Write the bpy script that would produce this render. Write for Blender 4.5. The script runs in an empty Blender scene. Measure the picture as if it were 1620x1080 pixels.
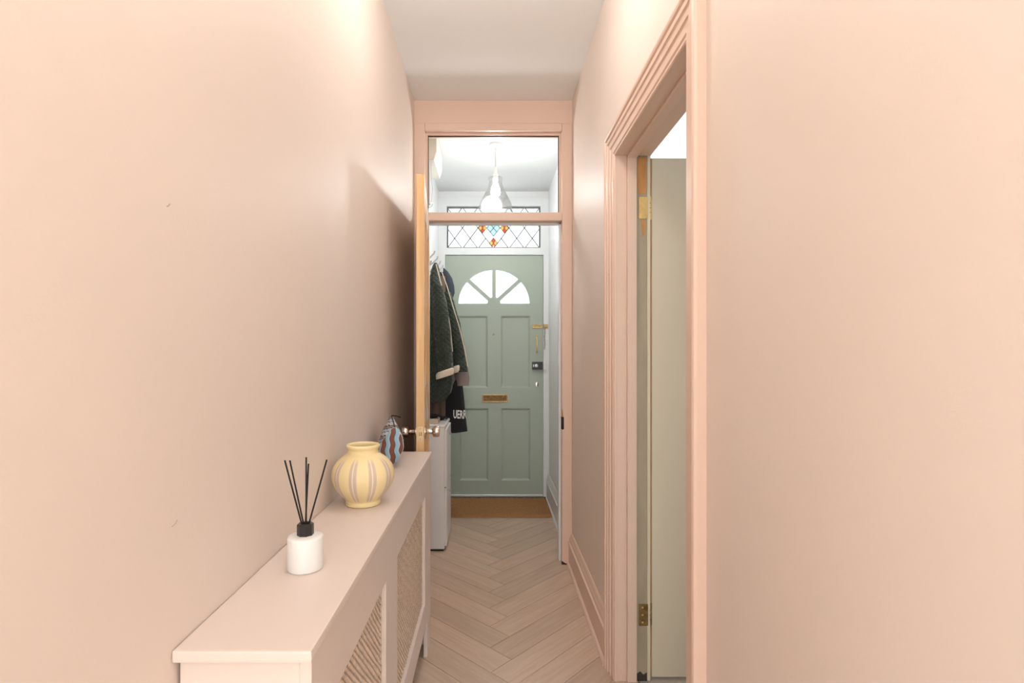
import bpy, bmesh, math, random
from mathutils import Vector, Matrix
from mathutils.bvhtree import BVHTree
random.seed(7)
S = bpy.context.scene
C = S.collection
PI = math.pi

# ------------------------------------------------------------------ camera
FPX, VX, VY, CH = 840.0, 778.0, 557.0, 1.19
cam = bpy.data.objects.new('camera', bpy.data.cameras.new('camera'))
C.objects.link(cam)
cam.location = (0, 0, CH)
cam.rotation_euler = (PI/2, 0, 0)
cam.data.sensor_width = 36.0
cam.data.lens = FPX/1620*36
cam.data.shift_x = (810-VX)/1620
cam.data.shift_y = (VY-540)/1620
cam.data.clip_start = 0.02
S.camera = cam

def P(x, y, d):
    """photo pixel + depth along the hall (metres) -> world point"""
    return Vector(((x-VX)*d/FPX, d, CH-(y-VY)*d/FPX))

# ------------------------------------------------------------------ world and light
W = bpy.data.worlds.new('world'); S.world = W; W.use_nodes = True
bg = W.node_tree.nodes['Background']
bg.inputs['Color'].default_value = (0.93, 0.97, 1.0, 1)
bg.inputs['Strength'].default_value = 1.3
HALL_FILL = 15.0     # glow of the added fill globes in the hall
LOBBY_LAMP = 225.0   # pendant bulb, its glow added to brighten the lobby
def area(name, loc, rot, sx, sy, power, col):
    l = bpy.data.lights.new(name, 'AREA'); l.shape = 'RECTANGLE'; l.size = sx; l.size_y = sy
    l.energy = power; l.color = col
    o = bpy.data.objects.new(name, l); C.objects.link(o); o.location = loc; o.rotation_euler = rot
    return o
# daylight entering by the windows of the room behind the camera, the front room and the front door
area('daylight_back_window', (0.3, -3.72, 1.45), (PI/2, 0, 0), 2.6, 2.0, 52, (1.0, 0.985, 0.97))
area('daylight_side_window', (-1.98, -1.7, 1.45), (PI/2, 0, -PI/2), 1.8, 1.6, 78, (1.0, 0.985, 0.97))
area('daylight_front_room_window', (2.1, 4.7, 1.35), (-PI/2, 0, 0), 1.5, 1.3, 30, (0.95, 0.98, 1.0))
area('daylight_street', (0.03, 5.9, 4.2), (-PI/2+0.85, 0, 0), 2.0, 1.6, 60, (0.95, 0.98, 1.0))
S.view_settings.view_transform = 'Standard'
S.view_settings.look = 'None'
S.view_settings.exposure = 0.74
S.view_settings.gamma = 1.0
S.view_settings.use_curve_mapping = False

# ------------------------------------------------------------------ materials
def srgb(r, g, b):
    f = lambda c: (c/255/12.92) if c/255 <= 0.04045 else ((c/255+0.055)/1.055)**2.4
    return (f(r), f(g), f(b), 1)
MATS = {}
def mat(name, col, rough=0.5, metal=0.0, bump=0.0, bscale=200, var=0.0, vscale=3.0, spec=0.5, stretch=None, sheen=0.0):
    m = bpy.data.materials.new(name); m.use_nodes = True; MATS[name] = m
    nt = m.node_tree; b = nt.nodes['Principled BSDF']
    b.inputs['Base Color'].default_value = col
    b.inputs['Roughness'].default_value = rough
    b.inputs['Metallic'].default_value = metal
    b.inputs['Specular IOR Level'].default_value = spec
    if sheen: b.inputs['Sheen Weight'].default_value = sheen
    tc = nt.nodes.new('ShaderNodeTexCoord')
    src = tc.outputs['Object']
    if stretch:
        mp = nt.nodes.new('ShaderNodeMapping'); mp.inputs['Scale'].default_value = stretch
        nt.links.new(src, mp.inputs['Vector']); src = mp.outputs['Vector']
    if var:
        n = nt.nodes.new('ShaderNodeTexNoise'); n.inputs['Scale'].default_value = vscale; n.inputs['Detail'].default_value = 4
        nt.links.new(src, n.inputs['Vector'])
        r = nt.nodes.new('ShaderNodeValToRGB')
        r.color_ramp.elements[0].position = 0.3; r.color_ramp.elements[1].position = 0.7
        r.color_ramp.elements[0].color = [c*(1-var) for c in col[:3]]+[1]
        r.color_ramp.elements[1].color = [min(1, c*(1+var)) for c in col[:3]]+[1]
        nt.links.new(n.outputs['Fac'], r.inputs['Fac']); nt.links.new(r.outputs['Color'], b.inputs['Base Color'])
    if bump:
        n2 = nt.nodes.new('ShaderNodeTexNoise'); n2.inputs['Scale'].default_value = bscale; n2.inputs['Detail'].default_value = 3
        nt.links.new(src, n2.inputs['Vector'])
        bp = nt.nodes.new('ShaderNodeBump'); bp.inputs['Strength'].default_value = bump; bp.inputs['Distance'].default_value = 0.002
        nt.links.new(n2.outputs['Fac'], bp.inputs['Height']); nt.links.new(bp.outputs['Normal'], b.inputs['Normal'])
    return m
PINK = (0.80, 0.688, 0.61, 1)
mat('pink_wall', PINK, 0.5, bump=0.12, bscale=160, var=0.012, vscale=2)
mat('pink_gloss_bounce', (0.79, 0.585, 0.475, 1), 0.38, bump=0.05, bscale=60)  # wall pink, glossier, with warm bounced light put into the colour
mat('pink_cover', (0.79, 0.68, 0.615, 1), 0.42, bump=0.04, bscale=120)
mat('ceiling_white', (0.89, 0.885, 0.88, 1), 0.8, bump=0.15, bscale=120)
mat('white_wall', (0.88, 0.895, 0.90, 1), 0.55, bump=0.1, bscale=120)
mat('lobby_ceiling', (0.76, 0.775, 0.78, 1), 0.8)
mat('white_gloss', (0.78, 0.81, 0.82, 1), 0.35)
mat('white_skirting', (0.72, 0.73, 0.72, 1), 0.35)
mat('sage', (0.38, 0.445, 0.375, 1), 0.42, bump=0.06, bscale=150)
mat('cream_door', (0.76, 0.69, 0.54, 1), 0.45)
mat('taupe_wood', (0.42, 0.36, 0.26, 1), 0.6, var=0.15, vscale=14, stretch=(1, 1, 0.3))
mat('bare_wood', (0.55, 0.27, 0.09, 1), 0.65, var=0.25, vscale=30, stretch=(1, 1, 0.25))
mat('brass', (0.86, 0.60, 0.24, 1), 0.35, 0.7, var=0.12, vscale=40)
mat('old_brass', (0.40, 0.28, 0.12, 1), 0.38, 1.0, var=0.3, vscale=60)
mat('dark_brass', (0.20, 0.12, 0.05, 1), 0.5, 0.8, var=0.4, vscale=50)
mat('nickel', (0.62, 0.54, 0.46, 1), 0.22, 1.0)
mat('latch_metal', (0.62, 0.44, 0.27, 1), 0.45, 0.6)
mat('steel_grey', (0.55, 0.56, 0.58, 1), 0.35, 0.8)
mat('black_plastic', (0.018, 0.018, 0.02, 1), 0.3)
mat('black_cloth', (0.012, 0.012, 0.014, 1), 0.9, bump=0.3, bscale=400)
mat('navy_cloth', (0.035, 0.045, 0.065, 1), 0.9, bump=0.3, bscale=400)
mat('mauve_cloth', (0.30, 0.24, 0.23, 1), 0.9, bump=0.3, bscale=300)
mat('cream_knit', (0.70, 0.62, 0.50, 1), 0.95, bump=0.5, bscale=500)
mat('brown_cloth', (0.13, 0.085, 0.06, 1), 0.9, var=0.5, vscale=18, stretch=(1, 1, 0.08))
mat('white_print', (0.9, 0.9, 0.9, 1), 0.7)
mat('lead', (0.12, 0.12, 0.125, 1), 0.7)
mat('lead_blue', (0.07, 0.16, 0.20, 1), 0.5, 0.3)
mat('putty_dark', (0.05, 0.04, 0.035, 1), 0.8)
mat('dark_void', (0.03, 0.022, 0.016, 1), 0.9)
mat('white_ceramic', (0.86, 0.84, 0.82, 1), 0.35)
mat('reed_black', (0.012, 0.012, 0.012, 1), 0.8)
mat('cane', (0.72, 0.55, 0.42, 1), 0.55, var=0.22, vscale=120)
mat('cover_back', (0.10, 0.06, 0.04, 1), 0.9)
mat('beige_plastic', (0.66, 0.62, 0.53, 1), 0.45)
mat('grey_plastic', (0.55, 0.57, 0.60, 1), 0.45)
mat('cable_white', (0.55, 0.55, 0.55, 1), 0.5)
mat('card_box', (0.62, 0.50, 0.38, 1), 0.8)
mat('cabinet_white', (0.80, 0.79, 0.78, 1), 0.35)
mat('coir', (0.34, 0.165, 0.06, 1), 0.95, bump=1.0, bscale=260, var=0.35, vscale=220)
mat('carpet_room', (0.45, 0.40, 0.34, 1), 0.95)
mat('oak_back', (0.42, 0.31, 0.22, 1), 0.5)
mat('seam_dark', (0.10, 0.065, 0.045, 1), 0.9)
mat('aluminium', (0.75, 0.76, 0.77, 1), 0.35, 0.9)
mat('pull_dark', (0.03, 0.02, 0.02, 1), 0.6)

def nodes(m):
    nt = m.node_tree
    return nt, nt.nodes['Principled BSDF'], nt.nodes.new, nt.links.new
# oak planks: grain runs along U of the plank, tone varies plank by plank
m = mat('oak_plank', (0.5, 0.38, 0.28, 1), 0.3)
nt, b, N, L = nodes(m)
uv = N('ShaderNodeUVMap'); uv.uv_map = 'UVMap'
mp = N('ShaderNodeMapping'); mp.inputs['Scale'].default_value = (2.0, 26, 1)
L(uv.outputs['UV'], mp.inputs['Vector'])
oi = N('ShaderNodeObjectInfo')
vm = N('ShaderNodeVectorMath'); vm.operation = 'ADD'
cx = N('ShaderNodeCombineXYZ')
ml = N('ShaderNodeMath'); ml.operation = 'MULTIPLY'; ml.inputs[1].default_value = 57
L(oi.outputs['Random'], ml.inputs[0]); L(ml.outputs[0], cx.inputs[0]); L(ml.outputs[0], cx.inputs[1]); L(ml.outputs[0], cx.inputs[2])
L(mp.outputs['Vector'], vm.inputs[0]); L(cx.outputs[0], vm.inputs[1])
n1 = N('ShaderNodeTexNoise'); n1.inputs['Scale'].default_value = 1.6; n1.inputs['Detail'].default_value = 6; n1.inputs['Roughness'].default_value = 0.62; n1.inputs['Distortion'].default_value = 0.6
L(vm.outputs[0], n1.inputs['Vector'])
rp = N('ShaderNodeValToRGB')
rp.color_ramp.elements[0].position = 0.2; rp.color_ramp.elements[0].color = (0.50, 0.35, 0.25, 1)
rp.color_ramp.elements[1].position = 0.8; rp.color_ramp.elements[1].color = (0.69, 0.535, 0.42, 1)
L(n1.outputs['Fac'], rp.inputs['Fac'])
hs = N('ShaderNodeHueSaturation')
mr = N('ShaderNodeMapRange'); mr.inputs['To Min'].default_value = 0.88; mr.inputs['To Max'].default_value = 1.1
L(oi.outputs['Random'], mr.inputs['Value']); L(mr.outputs[0], hs.inputs['Value']); L(rp.outputs['Color'], hs.inputs['Color'])
L(hs.outputs['Color'], b.inputs['Base Color'])
bp = N('ShaderNodeBump'); bp.inputs['Strength'].default_value = 0.12; bp.inputs['Distance'].default_value = 0.001
L(n1.outputs['Fac'], bp.inputs['Height']); L(bp.outputs['Normal'], b.inputs['Normal'])
# pine with stretched grain, a few knots
def pine(name, c0, c1):
    m = mat(name, c1, 0.5)
    nt, b, N, L = nodes(m)
    tc = N('ShaderNodeTexCoord'); mp = N('ShaderNodeMapping'); mp.inputs['Scale'].default_value = (40, 40, 1.5)
    L(tc.outputs['Object'], mp.inputs['Vector'])
    n = N('ShaderNodeTexNoise'); n.inputs['Scale'].default_value = 1.2; n.inputs['Detail'].default_value = 4; n.inputs['Distortion'].default_value = 0.8
    L(mp.outputs['Vector'], n.inputs['Vector'])
    r = N('ShaderNodeValToRGB'); r.color_ramp.elements[0].position = 0.3; r.color_ramp.elements[1].position = 0.65
    r.color_ramp.elements[0].color = c0; r.color_ramp.elements[1].color = c1
    L(n.outputs['Fac'], r.inputs['Fac'])
    L(r.outputs['Color'], b.inputs['Base Color'])
pine('pine', (0.66, 0.37, 0.15, 1), (0.80, 0.52, 0.25, 1))
mat('knot', (0.33, 0.12, 0.03, 1), 0.6)
# glass: thin panes that let the daylight through, tinted, with a faint gloss
def glass(name, col, gloss=0.06, diff=0.0):
    m = bpy.data.materials.new(name); m.use_nodes = True; MATS[name] = m
    nt = m.node_tree; nt.nodes.clear(); N = nt.nodes.new; L = nt.links.new
    out = N('ShaderNodeOutputMaterial'); t = N('ShaderNodeBsdfTransparent'); t.inputs['Color'].default_value = col
    g = N('ShaderNodeBsdfGlossy'); g.inputs['Roughness'].default_value = 0.05
    mx = N('ShaderNodeMixShader'); mx.inputs[0].default_value = gloss
    L(t.outputs[0], mx.inputs[1]); L(g.outputs[0], mx.inputs[2])
    last = mx
    if diff:
        d = N('ShaderNodeBsdfTranslucent'); d.inputs['Color'].default_value = col
        m2 = N('ShaderNodeMixShader'); m2.inputs[0].default_value = diff
        L(last.outputs[0], m2.inputs[1]); L(d.outputs[0], m2.inputs[2]); last = m2
    L(last.outputs[0], out.inputs[0])
    return m
glass('pane_clear', (0.97, 0.98, 0.98, 1), 0.03)
glass('glass_obscure', (0.95, 0.96, 0.97, 1), 0.02, 0.35)
glass('glass_red', (0.70, 0.24, 0.15, 1), 0.02, 0.3)
glass('glass_yellow', (0.80, 0.58, 0.28, 1), 0.02, 0.3)
glass('glass_blue', (0.58, 0.72, 0.78, 1), 0.02, 0.3)
glass('shade_glass', (0.86, 0.87, 0.87, 1), 0.14)
# vase: pale yellow with groups of mauve and white brush lines
m = mat('vase_glaze', (0.86, 0.66, 0.28, 1), 0.42)
nt, b, N, L = nodes(m)
tc = N('ShaderNodeTexCoord'); sp = N('ShaderNodeSeparateXYZ'); L(tc.outputs['Object'], sp.inputs[0])
at = N('ShaderNodeMath'); at.operation = 'ARCTAN2'; L(sp.outputs['X'], at.inputs[0]); L(sp.outputs['Y'], at.inputs[1])
mu = N('ShaderNodeMath'); mu.operation = 'MULTIPLY_ADD'; mu.inputs[1].default_value = 10/(2*PI); mu.inputs[2].default_value = 20.30
L(at.outputs[0], mu.inputs[0])
fr = N('ShaderNodeMath'); fr.operation = 'FRACT'; L(mu.outputs[0], fr.inputs[0])
r = N('ShaderNodeValToRGB'); r.color_ramp.interpolation = 'LINEAR'
cy, cm, cw = (0.86, 0.70, 0.38, 1), (0.64, 0.50, 0.41, 1), (0.86, 0.74, 0.55, 1)
els = [(0.0, cy), (0.24, cy), (0.27, cm), (0.42, cm), (0.44, cw), (0.48, cw), (0.50, cm), (0.63, cm), (0.66, cy), (1.0, cy)]
e = r.color_ramp.elements
e[0].position, e[0].color = els[0]; e[1].position, e[1].color = els[-1]
for p_, c_ in els[1:-1]:
    q = e.new(p_); q.color = c_
L(fr.outputs[0], r.inputs['Fac'])
zr = N('ShaderNodeMapRange'); zr.inputs['From Min'].default_value = 0.118; zr.inputs['From Max'].default_value = 0.132; L(sp.outputs['Z'], zr.inputs['Value'])
zr2 = N('ShaderNodeMapRange'); zr2.inputs['From Min'].default_value = 0.022; zr2.inputs['From Max'].default_value = 0.014; L(sp.outputs['Z'], zr2.inputs['Value'])
mx_ = N('ShaderNodeMath'); mx_.operation = 'MAXIMUM'; L(zr.outputs[0], mx_.inputs[0]); L(zr2.outputs[0], mx_.inputs[1])
mc = N('ShaderNodeMix'); mc.data_type = 'RGBA'; mc.inputs['B'].default_value = cy
L(mx_.outputs[0], mc.inputs['Factor']); L(r.outputs['Color'], mc.inputs['A']); L(mc.outputs['Result'], b.inputs['Base Color'])
# pouch stripes: blue and brown wavy bands with dark outlines, from a UV map
m = mat('pouch_stripe', (0.3, 0.5, 0.65, 1), 0.8)
nt, b, N, L = nodes(m)
uv = N('ShaderNodeUVMap'); uv.uv_map = 'UVMap'; sp = N('ShaderNodeSeparateXYZ'); L(uv.outputs['UV'], sp.inputs[0])
sn = N('ShaderNodeMath'); sn.operation = 'MULTIPLY'; sn.inputs[1].default_value = 150; L(sp.outputs['Y'], sn.inputs[0])
s2 = N('ShaderNodeMath'); s2.operation = 'SINE'; L(sn.outputs[0], s2.inputs[0])
ma = N('ShaderNodeMath'); ma.operation = 'MULTIPLY_ADD'; ma.inputs[1].default_value = 0.0022; L(s2.outputs[0], ma.inputs[0]); L(sp.outputs['X'], ma.inputs[2])
md = N('ShaderNodeMath'); md.operation = 'MULTIPLY'; md.inputs[1].default_value = 1/0.032; L(ma.outputs[0], md.inputs[0])
fr = N('ShaderNodeMath'); fr.operation = 'FRACT'; L(md.outputs[0], fr.inputs[0])
r = N('ShaderNodeValToRGB'); r.color_ramp.interpolation = 'CONSTANT'
cb, ck, cr, cg = (0.27, 0.50, 0.62, 1), (0.05, 0.05, 0.06, 1), (0.22, 0.075, 0.045, 1), (0.45, 0.52, 0.62, 1)
els = [(0.0, cb), (0.30, cg), (0.46, ck), (0.51, cr), (0.94, ck), (0.985, cb)]
e = r.color_ramp.elements
e[0].position, e[0].color = els[0]; e[1].position, e[1].color = els[-1]
for p_, c_ in els[1:-1]:
    q = e.new(p_); q.color = c_
L(fr.outputs[0], r.inputs['Fac']); L(r.outputs['Color'], b.inputs['Base Color'])
m = mat('pouch_top', (0.5, 0.5, 0.5, 1), 0.8)
nt, b, N, L = nodes(m)
uv = N('ShaderNodeUVMap'); uv.uv_map = 'UVMap'; sp = N('ShaderNodeSeparateXYZ'); L(uv.outputs['UV'], sp.inputs[0])
sn = N('ShaderNodeMath'); sn.operation = 'MULTIPLY'; sn.inputs[1].default_value = 130; L(sp.outputs['X'], sn.inputs[0])
s2 = N('ShaderNodeMath'); s2.operation = 'SINE'; L(sn.outputs[0], s2.inputs[0])
ma = N('ShaderNodeMath'); ma.operation = 'MULTIPLY_ADD'; ma.inputs[1].default_value = 0.002; L(s2.outputs[0], ma.inputs[0]); L(sp.outputs['Y'], ma.inputs[2])
md = N('ShaderNodeMath'); md.operation = 'MULTIPLY'; md.inputs[1].default_value = 1/0.034; L(ma.outputs[0], md.inputs[0])
fr = N('ShaderNodeMath'); fr.operation = 'FRACT'; L(md.outputs[0], fr.inputs[0])
r = N('ShaderNodeValToRGB'); r.color_ramp.interpolation = 'CONSTANT'
els = [(0.0, (0.62, 0.62, 0.62, 1)), (0.3, ck), (0.37, (0.45, 0.55, 0.68, 1)), (0.62, ck), (0.68, (0.30, 0.25, 0.24, 1)), (0.9, ck)]
e = r.color_ramp.elements
e[0].position, e[0].color = els[0]; e[1].position, e[1].color = els[-1]
for p_, c_ in els[1:-1]:
    q = e.new(p_); q.color = c_
L(fr.outputs[0], r.inputs['Fac']); L(r.outputs['Color'], b.inputs['Base Color'])
# quilted green cloth
m = mat('green_quilt', (0.020, 0.034, 0.022, 1), 0.75)
nt, b, N, L = nodes(m)
tc = N('ShaderNodeTexCoord'); sp = N('ShaderNodeSeparateXYZ'); L(tc.outputs['Object'], sp.inputs[0])
def quilt(sign):
    a = N('ShaderNodeMath'); a.operation = 'MULTIPLY_ADD'; a.inputs[1].default_value = sign*0.9
    L(sp.outputs['X'], a.inputs[0]); L(sp.outputs['Z'], a.inputs[2])
    k = N('ShaderNodeMath'); k.operation = 'MULTIPLY'; k.inputs[1].default_value = PI/0.030; L(a.outputs[0], k.inputs[0])
    s = N('ShaderNodeMath'); s.operation = 'SINE'; L(k.outputs[0], s.inputs[0])
    ab = N('ShaderNodeMath'); ab.operation = 'ABSOLUTE'; L(s.outputs[0], ab.inputs[0])
    pw = N('ShaderNodeMath'); pw.operation = 'POWER'; pw.inputs[1].default_value = 0.4; L(ab.outputs[0], pw.inputs[0])
    return pw
qa, qb = quilt(1), quilt(-1)
mi = N('ShaderNodeMath'); mi.operation = 'MINIMUM'; L(qa.outputs[0], mi.inputs[0]); L(qb.outputs[0], mi.inputs[1])
bp = N('ShaderNodeBump'); bp.inputs['Strength'].default_value = 0.8; bp.inputs['Distance'].default_value = 0.007
L(mi.outputs[0], bp.inputs['Height']); L(bp.outputs['Normal'], b.inputs['Normal'])
b.inputs['Sheen Weight'].default_value = 0.15
# stripped door face: pale paint left in patches over pine
m = mat('patchy_paint', (0.8, 0.76, 0.7, 1), 0.5)
nt, b, N, L = nodes(m)
tc = N('ShaderNodeTexCoord'); mp = N('ShaderNodeMapping'); mp.inputs['Scale'].default_value = (6, 3, 5); L(tc.outputs['Object'], mp.inputs['Vector'])
n = N('ShaderNodeTexNoise'); n.inputs['Scale'].default_value = 1.5; n.inputs['Detail'].default_value = 5; L(mp.outputs['Vector'], n.inputs['Vector'])
r = N('ShaderNodeValToRGB'); r.color_ramp.elements[0].position = 0.56; r.color_ramp.elements[1].position = 0.6
r.color_ramp.elements[0].color = (0.70, 0.42, 0.20, 1); r.color_ramp.elements[1].color = (0.78, 0.74, 0.68, 1)
L(n.outputs['Fac'], r.inputs['Fac']); L(r.outputs['Color'], b.inputs['Base Color'])

# ------------------------------------------------------------------ helpers
class MB:
    def __init__(s): s.v = []; s.f = []; s.bev = 0
    def add(s, vs, fs):
        o = len(s.v); s.v += [tuple(v) for v in vs]; s.f += [tuple(i+o for i in f) for f in fs]; return s
    def box(s, x0, x1, y0, y1, z0, z1):
        return s.add([(x0,y0,z0),(x1,y0,z0),(x1,y1,z0),(x0,y1,z0),(x0,y0,z1),(x1,y0,z1),(x1,y1,z1),(x0,y1,z1)],
                     [(0,3,2,1),(4,5,6,7),(0,1,5,4),(1,2,6,5),(2,3,7,6),(3,0,4,7)])
    def loft(s, rings, cap=True, closed=True):
        n = len(rings[0]); vs = [p for r in rings for p in r]; fs = []
        for i in range(len(rings)-1):
            for j in range(n if closed else n-1):
                k = (j+1) % n
                fs.append((i*n+j, i*n+k, (i+1)*n+k, (i+1)*n+j))
        if cap:
            fs.append(tuple(range(n-1, -1, -1))); fs.append(tuple((len(rings)-1)*n+j for j in range(n)))
        return s.add(vs, fs)
    def tube(s, pts, rad, n=8, cap=True):
        pts = [Vector(p) for p in pts]; rings = []
        if not isinstance(rad, (list, tuple)): rad = [rad]*len(pts)
        up = None
        for i, p in enumerate(pts):
            t = (pts[min(i+1, len(pts)-1)]-pts[max(i-1, 0)]).normalized()
            if up is None:
                up = Vector((0,0,1)) if abs(t.z) < 0.9 else Vector((1,0,0))
            a = t.cross(up).normalized(); b2 = a.cross(t).normalized(); up = b2
            rings.append([p+(a*math.cos(2*PI*k/n)+b2*math.sin(2*PI*k/n))*rad[i] for k in range(n)])
        return s.loft(rings, cap)
    def lathe(s, prof, c=(0,0,0), axis='Z', n=32, cap=False, ang=0):
        """prof: (radius, height) pairs"""
        rings = []
        for r, h in prof:
            ring = []
            for k in range(n):
                a = 2*PI*k/n+ang
                u, v = r*math.cos(a), r*math.sin(a)
                p = {'Z': (u, v, h), 'X': (h, u, v), 'Y': (u, h, v)}[axis]
                ring.append((c[0]+p[0], c[1]+p[1], c[2]+p[2]))
            rings.append(ring)
        return s.loft(rings, cap)
    def xf(s, M):
        s.v = [tuple(M @ Vector(v)) for v in s.v]; return s

def link_mesh(name, me, material, parent=None, smooth=False):
    o = bpy.data.objects.new(name, me); C.objects.link(o)
    if material is not None:
        if not me.materials: me.materials.append(MATS[material])
    if smooth:
        for p in me.polygons: p.use_smooth = True
    if parent is not None:
        o.parent = parent
        base = Vector((0,0,0)); q = parent
        while q is not None: base += q.location; q = q.parent
        o.location = -base
    return o
def build(name, mb, material, parent=None, smooth=False, bevel=0.0, origin=None, segs=1):
    """one mesh object from collected shapes; vertices are in world coordinates"""
    bm = bmesh.new(); vs = [bm.verts.new(v) for v in mb.v]
    for f in mb.f:
        try: bm.faces.new([vs[i] for i in f])
        except ValueError: pass
    bmesh.ops.recalc_face_normals(bm, faces=bm.faces[:])
    if bevel:
        bmesh.ops.bevel(bm, geom=bm.edges[:], offset=bevel, segments=segs, profile=0.7, affect='EDGES', clamp_overlap=True)
    me = bpy.data.meshes.new(name); bm.to_mesh(me); bm.free()
    if origin is not None: me.transform(Matrix.Translation(-Vector(origin)))
    o = link_mesh(name, me, material, parent, smooth)
    if origin is not None: o.location = o.location + Vector(origin)
    if smooth and hasattr(me, 'set_sharp_from_angle'): me.set_sharp_from_angle(angle=math.radians(40))
    return o
def tag(o, label, cat, group=None, kind=None):
    o['label'] = label; o['category'] = cat
    if group: o['group'] = group
    if kind: o['kind'] = kind
    return o
def thing(name, loc, label, cat, group=None, kind=None):
    o = bpy.data.objects.new(name, None); C.objects.link(o); o.location = loc; o.empty_display_size = 0.05
    return tag(o, label, cat, group, kind)
def structure(o, label, cat): return tag(o, label, cat, None, 'structure')
def plate(outer, holes, depth, fmap, bevel=0.0):
    """flat board with holes: a 2D filled curve turned into a mesh; fmap(u, v, w) -> world, w in 0..depth"""
    cu = bpy.data.curves.new('tmp', 'CURVE'); cu.dimensions = '2D'; cu.fill_mode = 'BOTH'
    cu.extrude = depth/2-bevel; cu.bevel_depth = bevel; cu.offset = -bevel; cu.bevel_resolution = 1
    for poly in [outer]+holes:
        sp = cu.splines.new('POLY'); sp.points.add(len(poly)-1); sp.use_cyclic_u = True
        for pt, (u, v) in zip(sp.points, poly): pt.co = (u, v, 0, 1)
    ob = bpy.data.objects.new('tmp', cu); C.objects.link(ob)
    dg = bpy.context.evaluated_depsgraph_get(); dg.update()
    me = bpy.data.meshes.new_from_object(ob.evaluated_get(dg))
    mb = MB(); mb.v = [tuple(fmap(v.co.x, v.co.y, v.co.z+depth/2)) for v in me.vertices]
    mb.f = [tuple(p.vertices) for p in me.polygons]
    bpy.data.objects.remove(ob); bpy.data.curves.remove(cu); bpy.data.meshes.remove(me)
    bm = bmesh.new(); vs = [bm.verts.new(v) for v in mb.v]
    for f in mb.f:
        try: bm.faces.new([vs[i] for i in f])
        except ValueError: pass
    bmesh.ops.remove_doubles(bm, verts=bm.verts[:], dist=1e-5)
    out = MB(); bm.verts.index_update(); out.v = [tuple(v.co) for v in bm.verts]; out.f = [tuple(v.index for v in f.verts) for f in bm.faces]
    bm.free(); return out
def rect(u0, u1, v0, v1): return [(u0,v0),(u1,v0),(u1,v1),(u0,v1)]
def clip(poly, x0, x1, y0, y1):
    def cut(pl, inside, inter):
        out = []
        for i in range(len(pl)):
            a, b2 = pl[i-1], pl[i]
            ia, ib = inside(a), inside(b2)
            if ia != ib: out.append(inter(a, b2))
            if ib: out.append(b2)
        return out
    lin = lambda a, b2, t: (a[0]+(b2[0]-a[0])*t, a[1]+(b2[1]-a[1])*t)
    for ax, val, sg in ((0,x0,1),(0,x1,-1),(1,y0,1),(1,y1,-1)):
        if len(poly) < 3: return []
        poly = cut(poly, lambda p: sg*(p[ax]-val) >= 0, lambda a, b2: lin(a, b2, (val-a[ax])/(b2[ax]-a[ax])))
    return poly

# ------------------------------------------------------------------ the shell
XL, XR = -0.437, 0.452           # hall walls
YB = -0.35                       # hall opens to the back room here
YF = 2.985                       # front of the inner partition
YD = 4.34                        # front door plane
CEIL, VCEIL = 2.604, 2.51
RX = 0.575                       # room side of the right wall
OY0, OY1, OH = 1.213, 1.92, 1.90 # opening in the right wall

# floor: dark bed with herringbone planks as its parts
fl = build('floor', MB().box(XL-0.1, 0.535, YB, 4.42, -0.06, -0.0035), 'seam_dark')
structure(fl, 'light oak herringbone plank floor of the narrow hallway', 'floor')
w, Lp = 0.117, 0.60
rot = math.radians(1.0)
ca, sa = math.cos(rot), math.sin(rot)
def to_world(p):
    # pattern frame: column vertices along +y; anchored on a seam corner seen at (-0.004, 1.974)
    return (-0.004+p[0]*ca-p[1]*sa, 1.974+p[0]*sa+p[1]*ca)
s2_ = math.sqrt(0.5)
step = w*math.sqrt(2)
colp = Lp*s2_*2            # two legs of the zigzag
gap = 0.0010
for cidx in range(-2, 3):
    for k in range(-30, 30):
        for leg in (0, 1):
            if leg == 0:   # runs away to the right, its left corner on the column
                o0 = (cidx*colp, k*step); d = (s2_, s2_); nrm = (s2_, -s2_)
            else:          # runs away to the left, its end butts the side of the next one
                o0 = (cidx*colp+w*s2_, k*step+w*s2_-step*0); d = (-s2_, s2_); nrm = (-s2_, -s2_)
            def q(a, b2): return to_world((o0[0]+d[0]*a+nrm[0]*b2, o0[1]+d[1]*a+nrm[1]*b2))
            poly = [q(gap, gap), q(Lp-gap, gap), q(Lp-gap, w-gap), q(gap, w-gap)]
            pc = clip(poly, XL+0.001, 0.53, YB, 4.28)
            # planks stop at the wall line except in the doorway
            if len(pc) >= 3:
                xs = [p[0] for p in pc]
                if max(xs) > XR:
                    ym = sum(p[1] for p in pc)/len(pc)
                    if not (OY0 < ym < OY1+0.3): pc = clip(pc, XL+0.001, XR+0.01, YB, 4.28)
            if len(pc) < 3: continue
            ar = abs(sum(pc[i-1][0]*pc[i][1]-pc[i][0]*pc[i-1][1] for i in range(len(pc))))/2
            if ar < 2e-5: continue
            n = len(pc)
            vs = [(x, y, -0.0034) for x, y in pc]+[(x, y, 0.0) for x, y in pc]
            fs = [tuple(range(n, 2*n))]+[(i, (i+1) % n, n+(i+1) % n, n+i) for i in range(n)]
            me = bpy.data.meshes.new('plank'); me.from_pydata(vs, [], fs)
            ul = me.uv_layers.new(name='UVMap')
            wo = to_world(o0); dw = (d[0]*ca-d[1]*sa, d[0]*sa+d[1]*ca)
            for lp in me.loops:
                v = me.vertices[lp.vertex_index].co; rx, ry = v.x-wo[0], v.y-wo[1]
                ul.data[lp.index].uv = (rx*dw[0]+ry*dw[1], -rx*dw[1]+ry*dw[0])
            bm = bmesh.new(); bm.from_mesh(me); bmesh.ops.recalc_face_normals(bm, faces=bm.faces[:]); bm.to_mesh(me); bm.free()
            link_mesh('plank', me, 'oak_plank', fl)

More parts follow.
